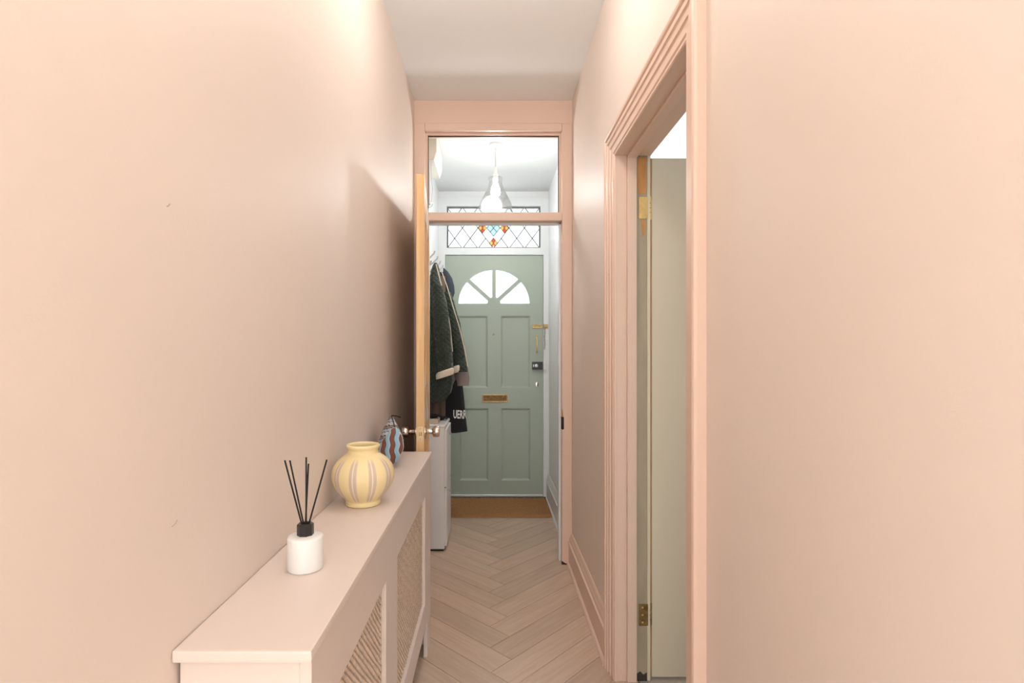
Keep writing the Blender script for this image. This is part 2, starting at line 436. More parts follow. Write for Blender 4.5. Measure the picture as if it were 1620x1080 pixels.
structure(build('ceiling', MB().box(XL-0.1, RX, YB-0.1, YF+0.06, CEIL, CEIL+0.08), 'ceiling_white'),
          'plain off-white ceiling over the pink hallway', 'ceiling')
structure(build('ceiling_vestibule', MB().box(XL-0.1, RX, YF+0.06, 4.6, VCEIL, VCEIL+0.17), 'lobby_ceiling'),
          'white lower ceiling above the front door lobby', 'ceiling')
structure(build('wall_left', MB().box(XL-0.1, XL, YB, YF+0.05, -0.06, CEIL), 'pink_wall'),
          'pink painted wall behind the radiator cover', 'wall')
mbw = MB().box(XR, RX, YB, OY0-0.02, -0.06, CEIL).box(XR, RX, OY1+0.02, YF+0.05, -0.06, CEIL).box(XR, RX, OY0-0.02, OY1+0.02, OH+0.02, CEIL)
structure(build('wall_right', mbw, 'pink_wall'), 'pink painted wall with the cream door opening in it', 'wall')
structure(build('wall_lobby_left', MB().box(XL-0.1, XL, YF+0.05, 4.6, -0.06, VCEIL), 'white_wall'),
          'white lobby wall that the coats hang on', 'wall')
structure(build('wall_lobby_right', MB().box(0.466, RX, YF+0.05, 4.6, -0.06, VCEIL), 'white_wall'),
          'bare white lobby wall beside the front door latch', 'wall')
# small filler mark and nick in the plaster
for (mx_a, my_a), ln in (((276, 828), 0.006), ((266, 325), 0.003)):
    dd = XL*FPX/(mx_a-VX); pz = P(mx_a, my_a, dd)
    build('wall_nick', MB().tube([(XL+0.0003, pz.y-ln, pz.z-0.002), (XL+0.0006, pz.y, pz.z), (XL+0.0003, pz.y+ln, pz.z+0.003)], 0.0008, 5), 'taupe_wood', bpy.data.objects['wall_left'])
# partition above the inner frame
structure(build('wall_partition', MB().box(XL, XR, YF, YF+0.1, 2.476, CEIL), 'pink_gloss_bounce'),
          'pink strip of wall above the glazed inner frame', 'wall')
# front wall round the door frame
FX0, FX1, FZT = P(693, 312, YD).x, 0.466, P(0, 312, YD).z
mbw = MB().box(XL, 0.466, YD+0.02, YD+0.25, FZT, VCEIL).box(XL-0.1, FX0, YD+0.02, YD+0.25, 0, VCEIL)
structure(build('wall_front', mbw, 'white_wall'), 'narrow white wall above the stained glass fanlight', 'wall')

# rooms beyond: front room to the right, back room behind the photographer
structure(build('floor_front_room', MB().box(0.535, 3.6, 0.85, 4.6, -0.06, -0.002), 'carpet_room'), 'beige carpet of the front room past the cream door', 'floor')
structure(build('ceiling_front_room', MB().box(RX, 3.6, 0.85, 4.6, CEIL, CEIL+0.08), 'white_wall'), 'white ceiling of the front room past the cream door', 'ceiling')
structure(build('wall_front_room_side', MB().box(3.6, 3.7, 0.85, 4.6, -0.06, CEIL), 'white_wall'), 'white far side wall of the front room', 'wall')
mbw = MB().box(RX, 1.3, 4.42, 4.6, -0.06, CEIL).box(2.9, 3.6, 4.42, 4.6, -0.06, CEIL).box(1.3, 2.9, 4.42, 4.6, -0.06, 0.65).box(1.3, 2.9, 4.42, 4.6, 2.35, CEIL)
structure(build('wall_front_room_street', mbw, 'white_wall'), 'white street wall of the front room with a window', 'wall')
structure(build('wall_front_room_back', MB().box(RX, 3.6, 0.85, 0.95, -0.06, CEIL), 'white_wall'), 'white back wall of the front room', 'wall')
def simple_window(name, x0, x1, z0, z1, y, label, along='Y'):
    e_ = thing(name, ((x0+x1)/2, y, z0) if along == 'Y' else (y, (x0+x1)/2, z0), label, 'window', kind='structure')
    f = (lambda u, v, w_: (u, y+w_, v)) if along == 'Y' else (lambda u, v, w_: (y+w_, u, v))
    mid = (x0+x1)/2
    build('window_frame', plate(rect(x0, x1, z0, z1), [rect(x0+0.06, mid-0.03, z0+0.06, z1-0.06), rect(mid+0.03, x1-0.06, z0+0.06, z1-0.06)], 0.06, f, 0.003), 'white_gloss', e_)
    for a, b2 in ((x0+0.06, mid-0.03), (mid+0.03, x1-0.06)):
        build('pane', plate(rect(a, b2, z0+0.06, z1-0.06), [], 0.004, lambda u, v, w_: f(u, v, w_+0.028)), 'pane_clear', e_)
simple_window('window_3', 1.3, 2.9, 0.65, 2.35, 4.50, 'white framed window in the front room street wall')
BX0, BX1, BY = -1.9, 1.9, -3.6
structure(build('floor_back_room', MB().box(BX0, BX1, BY, YB, -0.06, -0.001), 'oak_back'), 'plain oak floor of the room behind the hallway', 'floor')
structure(build('ceiling_back_room', MB().box(BX0, BX1, BY, YB-0.1, CEIL, CEIL+0.08), 'ceiling_white'), 'white ceiling of the room behind the hallway', 'ceiling')
structure(build('wall_back_room_left', MB().box(BX0-0.1, BX0, BY, -2.6, -0.06, CEIL).box(BX0-0.1, BX0, -0.8, YB, -0.06, CEIL).box(BX0-0.1, BX0, -2.6, -0.8, -0.06, 0.65).box(BX0-0.1, BX0, -2.6, -0.8, 2.25, CEIL), 'white_wall'), 'white left wall with a window behind the hallway', 'wall')
structure(build('wall_back_room_right', MB().box(BX1, BX1+0.1, BY, YB, -0.06, CEIL), 'white_wall'), 'white right wall of the room behind the hallway', 'wall')
mbw = MB().box(BX0, XL, YB-0.1, YB, -0.06, CEIL).box(XR, BX1, YB-0.1, YB, -0.06, CEIL)
structure(build('wall_back_room_front', mbw, 'pink_wall'), 'pink wall either side of the hallway mouth', 'wall')
mbw = MB().box(BX0, -1.0, BY-0.12, BY, -0.06, CEIL).box(1.6, BX1, BY-0.12, BY, -0.06, CEIL).box(-1.0, 1.6, BY-0.12, BY, -0.06, 0.45).box(-1.0, 1.6, BY-0.12, BY, 2.45, CEIL)
structure(build('wall_back_room_back', mbw, 'white_wall'), 'white garden wall with the wide back window', 'wall')
simple_window('window_4', -1.0, 1.6, 0.45, 2.45, BY-0.08, 'wide white framed window of the back room')
simple_window('window_5', -2.6, -0.8, 0.65, 2.25, BX0-0.08, 'white framed side window of the back room', along='X')

# two added fill globes, out of view, that even out the hallway light
m = mat('fill_glow', (0.9, 0.88, 0.85, 1), 0.4)
m.node_tree.nodes['Principled BSDF'].inputs['Emission Color'].default_value = (1.0, 0.96, 0.91, 1)
m.node_tree.nodes['Principled BSDF'].inputs['Emission Strength'].default_value = HALL_FILL
for hy, lab in ((0.05, 'added fill globe on the hallway ceiling near the back room'), (1.55, 'added fill globe on the hallway ceiling by the cream doorway')):
    HL = (0.0, hy, CEIL)
    hl = thing('fill_light', HL, lab, 'ceiling light', 'added hall fill globes')
    build('ceiling_plate', MB().lathe([(0, 0), (0.055, 0), (0.055, -0.012), (0.045, -0.02), (0, -0.02)], HL, n=32), 'white_gloss', hl, smooth=True)
    build('stem', MB().tube([(HL[0], HL[1], CEIL-0.015), (HL[0], HL[1], CEIL-0.10)], 0.008, 10), 'white_gloss', hl, smooth=True)
    build('fill_globe', MB().lathe([(0.09*math.sin(t*PI/24), -0.175+0.09*math.cos(t*PI/24)) for t in range(25)], HL, n=40), 'fill_glow', hl, smooth=True)

# ------------------------------------------------------------------ skirting
def skirting(name, label, x, sgn, y0, y1, h, m, bead=True, prot=0.020):
    pr = [(0, 0), (prot, 0), (prot, h*0.70), (prot+0.004, h*0.715), (prot+0.004, h*0.735), (prot-0.003, h*0.75), (prot-0.004, h*0.83), (prot-0.010, h*0.90), (prot-0.009, h*0.93), (prot-0.014, h*0.985), (0.004, h), (0, h)]
    e_ = thing(name, (x, (y0+y1)/2, 0), label, 'skirting board', kind='structure')
    build('board', MB().loft([[(x+sgn*a, y, b2) for a, b2 in pr] for y in (y0, y1)]), m, e_)
    if bead:
        bd = [(prot, 0)]+[(prot+0.012*math.cos(t), 0.015*math.sin(t)) for t in [i*PI/2/5 for i in range(6)]]
        build('floor_bead', MB().loft([[(x+sgn*a, y, b2) for a, b2 in bd] for y in (y0, y1)]), m, e_)
    return e_
skirting('baseboard_right', 'pink moulded skirting between inner frame and cream doorway', XR, -1, 2.012, YF, 0.175, 'pink_gloss_bounce')
skirting('baseboard_near', 'pink moulded skirting on the near side of the cream doorway', XR, -1, YB, OY0-0.096, 0.175, 'pink_gloss_bounce')
skirting('baseboard_left', 'pale skirting along the pink wall behind the radiator cover', XL, 1, YB, YF, 0.14, 'white_skirting', bead=False)
skirting('baseboard_lobby', 'white moulded skirting in the lobby below the door chain', 0.466, -1, YF+0.12, YD-0.02, 0.20, 'white_skirting')

# ------------------------------------------------------------------ casing of the right-hand doorway
tr = thing('trim_1', (XR, OY1, 0), 'pink moulded door casing round the cream door opening', 'door casing', kind='structure')
AW = 0.095
prof = [(0, 0), (0, 0.020), (0.003, 0.026), (0.010, 0.028), (0.016, 0.026), (0.020, 0.021), (0.024, 0.0225), (0.036, 0.0225), (0.0385, 0.019), (0.041, 0.0175), (0.057, 0.0175), (0.0595, 0.014), (0.062, 0.0125), (0.082, 0.0125), (0.086, 0.009), (0.092, 0.009), (0.095, 0.006), (0.095, 0)]
def arch_pts(kind):
    out = []
    for u, v in prof:
        d = AW-u; x = XR-v
        out.append({'nb': (x, OY0-d, 0), 'nt': (x, OY0-d, OH+d), 'ft': (x, OY1+d, OH+d), 'fb': (x, OY1+d, 0)}[kind])
    return out
for a, b2 in (('nb', 'nt'), ('nt', 'ft'), ('ft', 'fb')):
    build('architrave', MB().loft([arch_pts(a), arch_pts(b2)]), 'pink_gloss_bounce', tr)
# linings: a flat, a stop and the rebate the door shuts into
def lining(name, mb, m_, bevel=0.0015): return build(name, mb, m_, tr, bevel=bevel)
lining('jamb', MB().box(XR-0.002, 0.489, OY1, OY1+0.03, 0, OH+0.02), 'pink_gloss_bounce')
lining('door_stop', MB().box(0.489, 0.523, OY1-0.007, OY1+0.03, 0, OH+0.006), 'pink_gloss_bounce')
lining('rebate', MB().box(0.523, 0.5635, OY1+0.005, OY1+0.03, 0, OH+0.02), 'taupe_wood', 0)
lining('rebate_bead', MB().box(0.5635, RX, OY1+0.003, OY1+0.03, 0, OH+0.02), 'cream_door')
lining('wood_patch', MB().add([(0.529, OY1+0.004, 1.895), (0.560, OY1+0.004, 1.897), (0.561, OY1+0.004, 1.80), (0.558, OY1+0.004, 1.765), (0.532, OY1+0.004, 1.762), (0.527, OY1+0.004, 1.80),
                                (0.529, OY1+0.01, 1.895), (0.560, OY1+0.01, 1.897), (0.561, OY1+0.01, 1.80), (0.558, OY1+0.01, 1.765), (0.532, OY1+0.01, 1.762), (0.527, OY1+0.01, 1.80)],
       [(0,1,2,3,4,5)]+[(i, (i+1) % 6, 6+(i+1) % 6, 6+i) for i in range(6)]), 'bare_wood', 0)
lining('wood_patch', MB().add([(0.540, OY1+0.004, 1.672), (0.558, OY1+0.004, 1.665), (0.556, OY1+0.004, 1.62), (0.546, OY1+0.004, 1.61),
                                (0.540, OY1+0.01, 1.672), (0.558, OY1+0.01, 1.665), (0.556, OY1+0.01, 1.62), (0.546, OY1+0.01, 1.61)],
       [(0,1,2,3)]+[(i, (i+1) % 4, 4+(i+1) % 4, 4+i) for i in range(4)]), 'bare_wood', 0)
lining('chipped_foot', MB().add([(0.526, OY1+0.003, 0.0), (0.562, OY1+0.003, 0.0), (0.562, OY1+0.003, 0.03), (0.55, OY1+0.003, 0.022), (0.538, OY1+0.003, 0.034), (0.526, OY1+0.003, 0.026),
                                (0.526, OY1+0.01, 0.0), (0.562, OY1+0.01, 0.0), (0.562, OY1+0.01, 0.03), (0.55, OY1+0.01, 0.022), (0.538, OY1+0.01, 0.034), (0.526, OY1+0.01, 0.026)],
       [(0,1,2,3,4,5)]+[(i, (i+1) % 6, 6+(i+1) % 6, 6+i) for i in range(6)]), 'putty_dark', 0)
lining('jamb', MB().box(XR-0.002, RX, OY0-0.02, OY0, 0, OH+0.02), 'pink_gloss_bounce')
lining('door_stop', MB().box(0.489, 0.523, OY0, OY0+0.008, 0, OH+0.006), 'pink_gloss_bounce')
lining('head', MB().box(XR-0.002, RX, OY0, OY1, OH, OH+0.02), 'pink_gloss_bounce')
lining('door_stop', MB().box(0.489, 0.523, OY0, OY1, OH-0.010, OH+0.001), 'pink_gloss_bounce')

# cream door, swung back into the front room
d3 = thing('door_3', (0.583, OY1+0.012, 0), 'flush cream painted door standing open into the front room', 'door', kind='structure')
DY = OY1+0.012
build('door_leaf', MB().box(0.5815, 1.262, DY, DY+0.035, 0.008, 1.896), 'cream_door', d3, bevel=0.002)
build('door_edge', MB().box(0.5785, 0.5815, DY+0.001, DY+0.034, 0.008, 1.896), 'bare_wood', d3)
def hinge(z, m_):
    h = build('hinge', MB().lathe([(0.0, -0.043), (0.0058, -0.042), (0.0058, 0.042), (0.0, 0.043)], (0.5725, DY-0.003, z), n=14), m_, d3, smooth=True)
    build('hinge_leaf', MB().box(0.533, 0.566, OY1+0.0025, OY1+0.006, z-0.039, z+0.039), m_, h)
    build('hinge_leaf', MB().box(0.574, 0.5825, DY-0.0015, DY+0.03, z-0.039, z+0.039), m_, h)
    for dz in (-0.027, 0, 0.027):
        build('screw', MB().lathe([(0.0035, 0), (0.0035, -0.0008), (0, -0.0012)], (0.546, OY1+0.0025, z+dz), axis='Y', n=10), 'brass', h)
        build('knuckle_ring', MB().lathe([(0.0063, -0.001), (0.0063, 0.001)], (0.5725, DY-0.003, z+dz*0.62), n=12), 'old_brass', h)
hinge(1.713, 'brass'); hinge(0.239, 'old_brass')
kn = build('knob', MB().lathe([(0, -0.055), (0.018, -0.054), (0.026, -0.043), (0.024, -0.03), (0.010, -0.022), (0.010, -0.006), (0.026, -0.004), (0.026, 0)], (1.20, DY, 0.95), axis='Y', n=24), 'brass', d3, smooth=True)

# ------------------------------------------------------------------ inner frame with fanlight
t2 = thing('trim_2', (0, YF, 0), 'pink painted inner door frame with a clear fanlight over', 'door frame', kind='structure')
JL, JR, HZ = P(672, 0, YF).x, P(889, 0, YF).x, P(0, 207, YF).z
BZ0, BZ1 = P(0, 349, YF).z, P(0, 337, YF).z
FD = 0.11
build('jamb', MB().box(XL, JL, YF-0.004, YF+FD, 0, 2.476), 'pink_gloss_bounce', t2, bevel=0.003)
build('jamb', MB().box(JR, XR, YF-0.004, YF+FD, 0, 2.476), 'pink_gloss_bounce', t2, bevel=0.003)
build('head', MB().box(JL, JR, YF-0.008, YF+FD, HZ, 2.476), 'pink_gloss_bounce', t2, bevel=0.004)
build('transom_bar', MB().box(JL, JR, YF-0.004, YF+FD-0.03, BZ0, BZ1), 'pink_gloss_bounce', t2, bevel=0.003)
sx0, sx1 = P(676, 0, YF+0.04).x, P(883.5, 0, YF+0.04).x
# beads round the glass, white on the lobby side
def ring(x0, x1, z0, z1, wd, y0, y1): return plate(rect(x0, x1, z0, z1), [rect(x0+wd, x1-wd, z0+wd, z1-wd)], y1-y0, lambda u, v, w_: (u, y0+w_, v))
build('glazing_bead', ring(JL, JR, BZ1, HZ, 0.012, YF+0.03, YF+0.045), 'pink_gloss_bounce', t2)
build('putty_line', ring(JL+0.012, JR-0.012, BZ1+0.001, HZ-0.012, 0.004, YF+0.040, YF+0.050), 'putty_dark', t2)
build('pane', plate(rect(JL+0.006, JR-0.006, BZ1+0.004, HZ-0.006), [], 0.004, lambda u, v, w_: (u, YF+0.046+w_, v)), 'pane_clear', t2)
build('door_stop', MB().box(JL, JL+0.016, YF+0.045, YF+FD, 0, BZ0), 'white_gloss', t2, bevel=0.002)
build('door_stop', MB().box(JR-0.012, JR, YF+0.045, YF+FD, 0, BZ0), 'white_gloss', t2, bevel=0.002)
build('door_stop', MB().box(JL, JR, YF+0.045, YF+FD-0.03, BZ0-0.010, BZ0), 'white_gloss', t2, bevel=0.002)
zs = P(0, 669, YF).z
build('strike_recess', MB().box(JR-0.0015, JR+0.010, YF-0.006, YF+0.03, zs-0.035, zs+0.035), 'dark_void', t2)
build('strike_chip', MB().add([(JR-0.002, YF-0.0065, zs+0.035), (JR+0.006, YF-0.0065, zs+0.037), (JR+0.005, YF-0.0065, zs+0.06), (JR+0.001, YF-0.0065, zs+0.082), (JR-0.002, YF-0.0065, zs+0.075),
                               (JR-0.002, YF, zs+0.035), (JR+0.006, YF, zs+0.037), (JR+0.005, YF, zs+0.06), (JR+0.001, YF, zs+0.082), (JR-0.002, YF, zs+0.075)],
      [(0,1,2,3,4)]+[(i, (i+1) % 5, 5+(i+1) % 5, 5+i) for i in range(5)]), 'bare_wood', t2)
build('chipped_foot', MB().add([(JR-0.002, YF-0.008, 0.0), (JR+0.035, YF-0.008, 0.0), (JR+0.033, YF-0.008, 0.007), (JR+0.02, YF-0.008, 0.005), (JR+0.010, YF-0.008, 0.012), (JR-0.002, YF-0.008, 0.02),
                                (JR-0.002, YF, 0.0), (JR+0.035, YF, 0.0), (JR+0.033, YF, 0.007), (JR+0.02, YF, 0.005), (JR+0.010, YF, 0.012), (JR-0.002, YF, 0.02)],
      [(0,1,2,3,4,5)]+[(i, (i+1) % 6, 6+(i+1) % 6, 6+i) for i in range(6)]), 'putty_dark', t2)

# pine door, folded back along the left wall
Yl = 2.203
pl0, pl1 = Vector((P(658.2, 0, Yl).x, Yl, 0)), Vector((P(671.4, 0, Yl).x, Yl, 0))
hp = Vector((P(679.3, 0, YF).x, YF-0.002, 0))       # visible face meets the jamb here
ydir = (hp-pl1); dl = ydir.length; ydir.normalize()
xdir = Vector((ydir.y, -ydir.x, 0)); DT = 0.0345
def dw_(u, v, w_):   # u along the leaf from lock edge, v up, w out of the visible face
    p = pl1+ydir*u+xdir*w_; return (p.x, p.y, v)
dtop = 1.928
d2 = thing('door_2', tuple(pl1), 'stripped pine panelled door folded back towards the radiator cover', 'door', kind='structure')
pans = [rect(0.11, 0.345, 1.03, 1.80), rect(0.435, dl-0.11, 1.03, 1.80), rect(0.11, 0.345, 0.22, 0.82), rect(0.435, dl-0.11, 0.22, 0.82)]
build('door_leaf', plate(rect(0.006, dl, 0.010, dtop), pans, DT, lambda u, v, w_: dw_(u, v, w_-DT), 0.001), 'patchy_paint', d2)
build('lock_edge', MB().add([dw_(0, 0.010, -DT+0.0005), dw_(0, 0.010, -0.0005), dw_(0, dtop, -0.0005), dw_(0, dtop, -DT+0.0005), dw_(0.007, 0.010, -DT+0.0005), dw_(0.007, 0.010, -0.0005), dw_(0.007, dtop, -0.0005), dw_(0.007, dtop, -DT+0.0005)],
      [(0,1,2,3),(4,7,6,5),(0,4,5,1),(1,5,6,2),(2,6,7,3),(3,7,4,0)]), 'pine', d2, bevel=0.0012)
for r_ in pans:
    (u0, v0), (u1, _), (_, v1), _ = r_
    pn = build('panel', plate(rect(u0-0.004, u1+0.004, v0-0.004, v1+0.004), [], 0.010, lambda u, v, w_: dw_(u, v, w_-DT/2-0.005)), 'pine', d2)
    for w0 in (-0.013, -DT+0.001):
        build('moulding', plate(rect(u0, u1, v0, v1), [rect(u0+0.014, u1-0.014, v0+0.014, v1-0.014)], 0.012, lambda u, v, w_: dw_(u, v, w0+w_), 0.003), 'pine', pn)
kz = 0.852
def knob_w(sgn):
    pr = [(0.031, 0.0), (0.031, 0.003), (0.026, 0.006), (0.0125, 0.008), (0.0105, 0.012), (0.0105, 0.030), (0.014, 0.032), (0.021, 0.035), (0.0235, 0.041), (0.0245, 0.052), (0.0225, 0.060), (0.018, 0.063), (0.016, 0.0625), (0.0, 0.0625)]
    c0 = Vector(dw_(0.062, kz, 0 if sgn > 0 else -DT)); rings = []
    for r_, h in pr:
        rings.append([c0+xdir*(sgn*h)+ydir*(r_*math.cos(2*PI*k/28))+Vector((0, 0, r_*math.sin(2*PI*k/28))) for k in range(28)])
    build('door_knob', MB().loft(rings, cap=False), 'nickel', d2, smooth=True)
knob_w(1); knob_w(-1)
def on_edge(name, u0, v0, u1, v1, t, m_, parent, bevel=0.0):  # plate on the lock edge; u across the thickness
    a = [dw_(-t, v, w_) for v, w_ in ((v0, u0), (v0, u1), (v1, u1), (v1, u0))]; b2 = [dw_(0.001, v, w_) for v, w_ in ((v0, u0), (v0, u1), (v1, u1), (v1, u0))]
    return build(name, MB().add(a+b2, [(0,1,2,3),(4,7,6,5),(0,4,5,1),(1,5,6,2),(2,6,7,3),(3,7,4,0)]), m_, parent, bevel=bevel)
lt = on_edge('latch_plate', -0.0285, kz-0.029, -0.0055, kz+0.029, 0.0012, 'latch_metal', d2)
on_edge('latch_bolt', -0.022, kz-0.007, -0.011, kz+0.007, 0.006, 'old_brass', lt, bevel=0.002)
for dv in (-0.022, 0.022): on_edge('screw', -0.0195, kz+dv-0.0025, -0.0145, kz+dv+0.0025, 0.0018, 'old_brass', lt)
kp = P(661.3, 428, Yl)
build('knot', MB().lathe([(0.0045, 0.0), (0.004, -0.0006), (0, -0.0008)], (kp.x, Yl-0.0008, kp.z), axis='Y', n=12), 'knot', d2)
kp = P(660, 658, Yl)
build('knot', MB().lathe([(0.0016, 0.0), (0.0014, -0.0006), (0, -0.0008)], (kp.x, Yl-0.0008, kp.z), axis='Y', n=10), 'knot', d2)

# ------------------------------------------------------------------ front door, its frame and stained fanlight
sF = YD/FPX
def fx(x): return (x-VX)*sF
def fz(y): return CH-(y-VY)*sF
t3 = thing('trim_3', (0, YD, 0), 'white painted frame of the sage green front door', 'door frame', kind='structure')
DX0, DX1, DZ1 = fx(705), fx(859), fz(404)
WX0, WX1, WZ0, WZ1 = fx(707), fx(855), fz(392.2), fz(326.5)
build('frame', plate([(FX0, 0), (DX0-0.003, 0), (DX0-0.003, DZ1+0.004), (DX1+0.003, DZ1+0.004), (DX1+0.003, 0), (FX1, 0), (FX1, FZT), (FX0, FZT)],
      [rect(WX0, WX1, WZ0, WZ1)], 0.07, lambda u, v, w_: (u, YD-0.012+w_, v), 0.002), 'white_gloss', t3)
build('threshold', MB().box(DX0, DX1+0.02, YD-0.03, YD+0.10, 0.0, 0.012), 'putty_dark', t3, bevel=0.002)  # coloured dark to stand in for the shaded gap under the door
wn = thing('window_1', (0, YD+0.03, WZ0), 'leaded stained glass fanlight of diamond panes over the front door', 'stained glass', kind='structure')
build('window_bead', plate(rect(WX0, WX1, WZ0, WZ1), [rect(WX0+0.010, WX1-0.010, WZ0+0.010, WZ1-0.010)], 0.016, lambda u, v, w_: (u, YD+0.012+w_, v)), 'lead', wn)
gx, ha, hb = fx(780.7), (WX1-WX0)/12, (WZ1-WZ0)/4
GY = YD+0.026
def gpane(poly, m_, y=GY, inset=0.0):
    n = len(poly)
    vs = [(x, y, z) for x, z in poly]+[(x, y+0.003, z) for x, z in poly]
    return build('pane', MB().add(vs, [tuple(range(n)), tuple(range(2*n-1, n-1, -1))]+[(i, n+i, n+(i+1) % n, (i+1) % n) for i in range(n)]), m_, wn)
zb = WZ0
for i in range(-8, 9):
    for j in range(-1, 6):
        if (i+j) % 2: continue
        cxp, czp = gx+i*ha, zb+j*hb       # diamonds centred between crossings
        # crossings lie where (i+j) is odd shifted so that (0,0) is a crossing
        cxp += ha
        if abs((cxp-gx)/(2*ha))+abs((czp-(zb+2*hb))/(2*hb)) < 0.99: continue
        pc = clip([(cxp-ha, czp), (cxp, czp-hb), (cxp+ha, czp), (cxp, czp+hb)], WX0+0.01, WX1-0.01, WZ0+0.01, WZ1-0.01)
        if len(pc) >= 3: gpane(pc, 'glass_obscure')
big = clip([(gx-2*ha, zb+2*hb), (gx, zb), (gx+2*ha, zb+2*hb), (gx, zb+4*hb)], WX0+0.01, WX1-0.01, WZ0+0.01, WZ1-0.01)
lead = MB(); lead_b = MB()
def came(mb, a, b2, wd=0.0055):
    a = Vector((a[0], 0, a[1])); b2 = Vector((b2[0], 0, b2[1])); d_ = (b2-a)
    if d_.length < 1e-4: return
    d_.normalize(); n_ = Vector((-d_.z, 0, d_.x))*wd/2
    vs = []
    for yy in (GY-0.004, GY+0.006):
        for q_ in (a+n_, b2+n_, b2-n_, a-n_): vs.append((q_.x, yy, q_.z))
    mb.add(vs, [(0,1,2,3),(4,7,6,5),(0,4,5,1),(1,5,6,2),(2,6,7,3),(3,7,4,0)])
# lattice lines, kept out of the central big diamond
def inside_big(x, z): return abs((x-gx)/(2*ha))+abs((z-(zb+2*hb))/(2*hb)) < 0.995
for i in range(-12, 13):
    if i % 2: continue
    for sg in (1, -1):
        for j in range(0, 4):
            a = (gx+(i+sg*j)*ha, zb+j*hb); b2 = (gx+(i+sg*(j+1))*ha, zb+(j+1)*hb)
            mid = ((a[0]+b2[0])/2, (a[1]+b2[1])/2)
            if inside_big(*mid) or not (WX0 < mid[0] < WX1): continue
            came(lead, a, b2)
def quad4(cx_, cz_, a_, b_, cols, mb, wd=0.003):
    for dx, dz, m_ in ((0, 1, cols[0]), (0, -1, cols[0]), (-1, 0, cols[1]), (1, 0, cols[1])):
        c0, c1 = cx_+dx*a_/2, cz_+dz*b_/2
        gpane([(c0-a_/2, c1), (c0, c1-b_/2), (c0+a_/2, c1), (c0, c1+b_/2)], m_)
    came(mb, (cx_-a_, cz_), (cx_, cz_+b_), wd); came(mb, (cx_, cz_+b_), (cx_+a_, cz_), wd)
    came(mb, (cx_+a_, cz_), (cx_, cz_-b_), wd); came(mb, (cx_, cz_-b_), (cx_-a_, cz_), wd)
    came(mb, (cx_-a_/2, cz_-b_/2), (cx_+a_/2, cz_+b_/2), wd); came(mb, (cx_-a_/2, cz_+b_/2), (cx_+a_/2, cz_-b_/2), wd)
cz_ = zb+2*hb; pxm = sF/9
ba, bb = 96*pxm, 116*pxm; ra, rb = 60*pxm, 74*pxm
quad4(gx, cz_, ba, bb, ('glass_blue', 'glass_blue'), lead_b, 0.0045)
for dx, dz in ((-(ba+ra), 0), (ba+ra, 0), (0, -(4*hb-bb*2-rb*2)/2-bb if False else -(2*hb-rb-0.004)), (0, 2*hb-rb-0.004)):
    quad4(gx+dx, cz_+dz, ra, rb, ('glass_red', 'glass_yellow'), lead, 0.0025)
# four clear pieces that fill the rest of the big diamond
for sx_ in (-1, 1):
    for sz_ in (-1, 1):
        pts = [(gx+sx_*(ba+ra), cz_+sz_*rb), (gx+sx_*ba, cz_), (gx, cz_+sz_*bb), (gx+sx_*ra*0.0, cz_+sz_*bb*1.01), (gx+sx_*ra, cz_+sz_*(2*hb-rb-0.004))]
        pts = [(gx+sx_*(ba+2*ra), cz_), (gx+sx_*(ba+ra), cz_+sz_*rb), (gx+sx_*ba, cz_), (gx, cz_+sz_*bb), (gx, cz_+sz_*(2*hb-2*rb-0.004)), (gx+sx_*ra, cz_+sz_*(2*hb-rb-0.004)), (gx, cz_+sz_*2*hb*0.985)]
        pts = pts[1:6]+[(gx+sx_*ra*0.95, cz_+sz_*(2*hb-rb*1.2)), (gx+sx_*(ba+ra*1.05), cz_+sz_*rb*0.9)]
        gpane(pts[:5] if sx_*sz_ > 0 else pts[:5][::-1], 'glass_obscure')
build('lead_came', lead, 'lead', wn); build('lead_came', lead_b, 'lead_blue', wn)

d1 = thing('door_1', (fx(782), YD+0.02, 0), 'sage green front door with a glazed sunburst arch and four panels', 'door', kind='structure')
acx, acz, aR = fx(781.5), fz(480), 56.5*sF
arch = [(acx+aR*math.cos(t*PI/40), acz+aR*0.955*math.sin(t*PI/40)) for t in range(41)]
dpan = [(724.5, 771.5, 499.8, 613), (792.5, 838.5, 499.8, 613), (727, 772.5, 646, 760), (793, 839, 646, 760)]
dpan = [(fx(a), fx(b2), fz(d_), fz(c_)) for a, b2, c_, d_ in dpan]
DZ0 = fz(784)
build('door_leaf', plate(rect(DX0, DX1, DZ0, DZ1), [arch]+[rect(*r_) for r_ in dpan], 0.044, lambda u, v, w_: (u, YD+0.004+w_, v), 0.0012), 'sage', d1)
for (u0, u1, v0, v1) in dpan:
    pn = build('panel', plate(rect(u0-0.003, u1+0.003, v0-0.003, v1+0.003), [], 0.02, lambda u, v, w_: (u, YD+0.016+w_, v)), 'sage', d1)
    rr = []
    for ins, yy in ((0.0, YD+0.006), (0.006, YD+0.009), (0.012, YD+0.015), (0.020, YD+0.0165)):
        rr.append([(u0+ins, yy, v0+ins), (u1-ins, yy, v0+ins), (u1-ins, yy, v1-ins), (u0+ins, yy, v1-ins)])
    build('moulding', MB().loft(rr, cap=False), 'sage', pn)
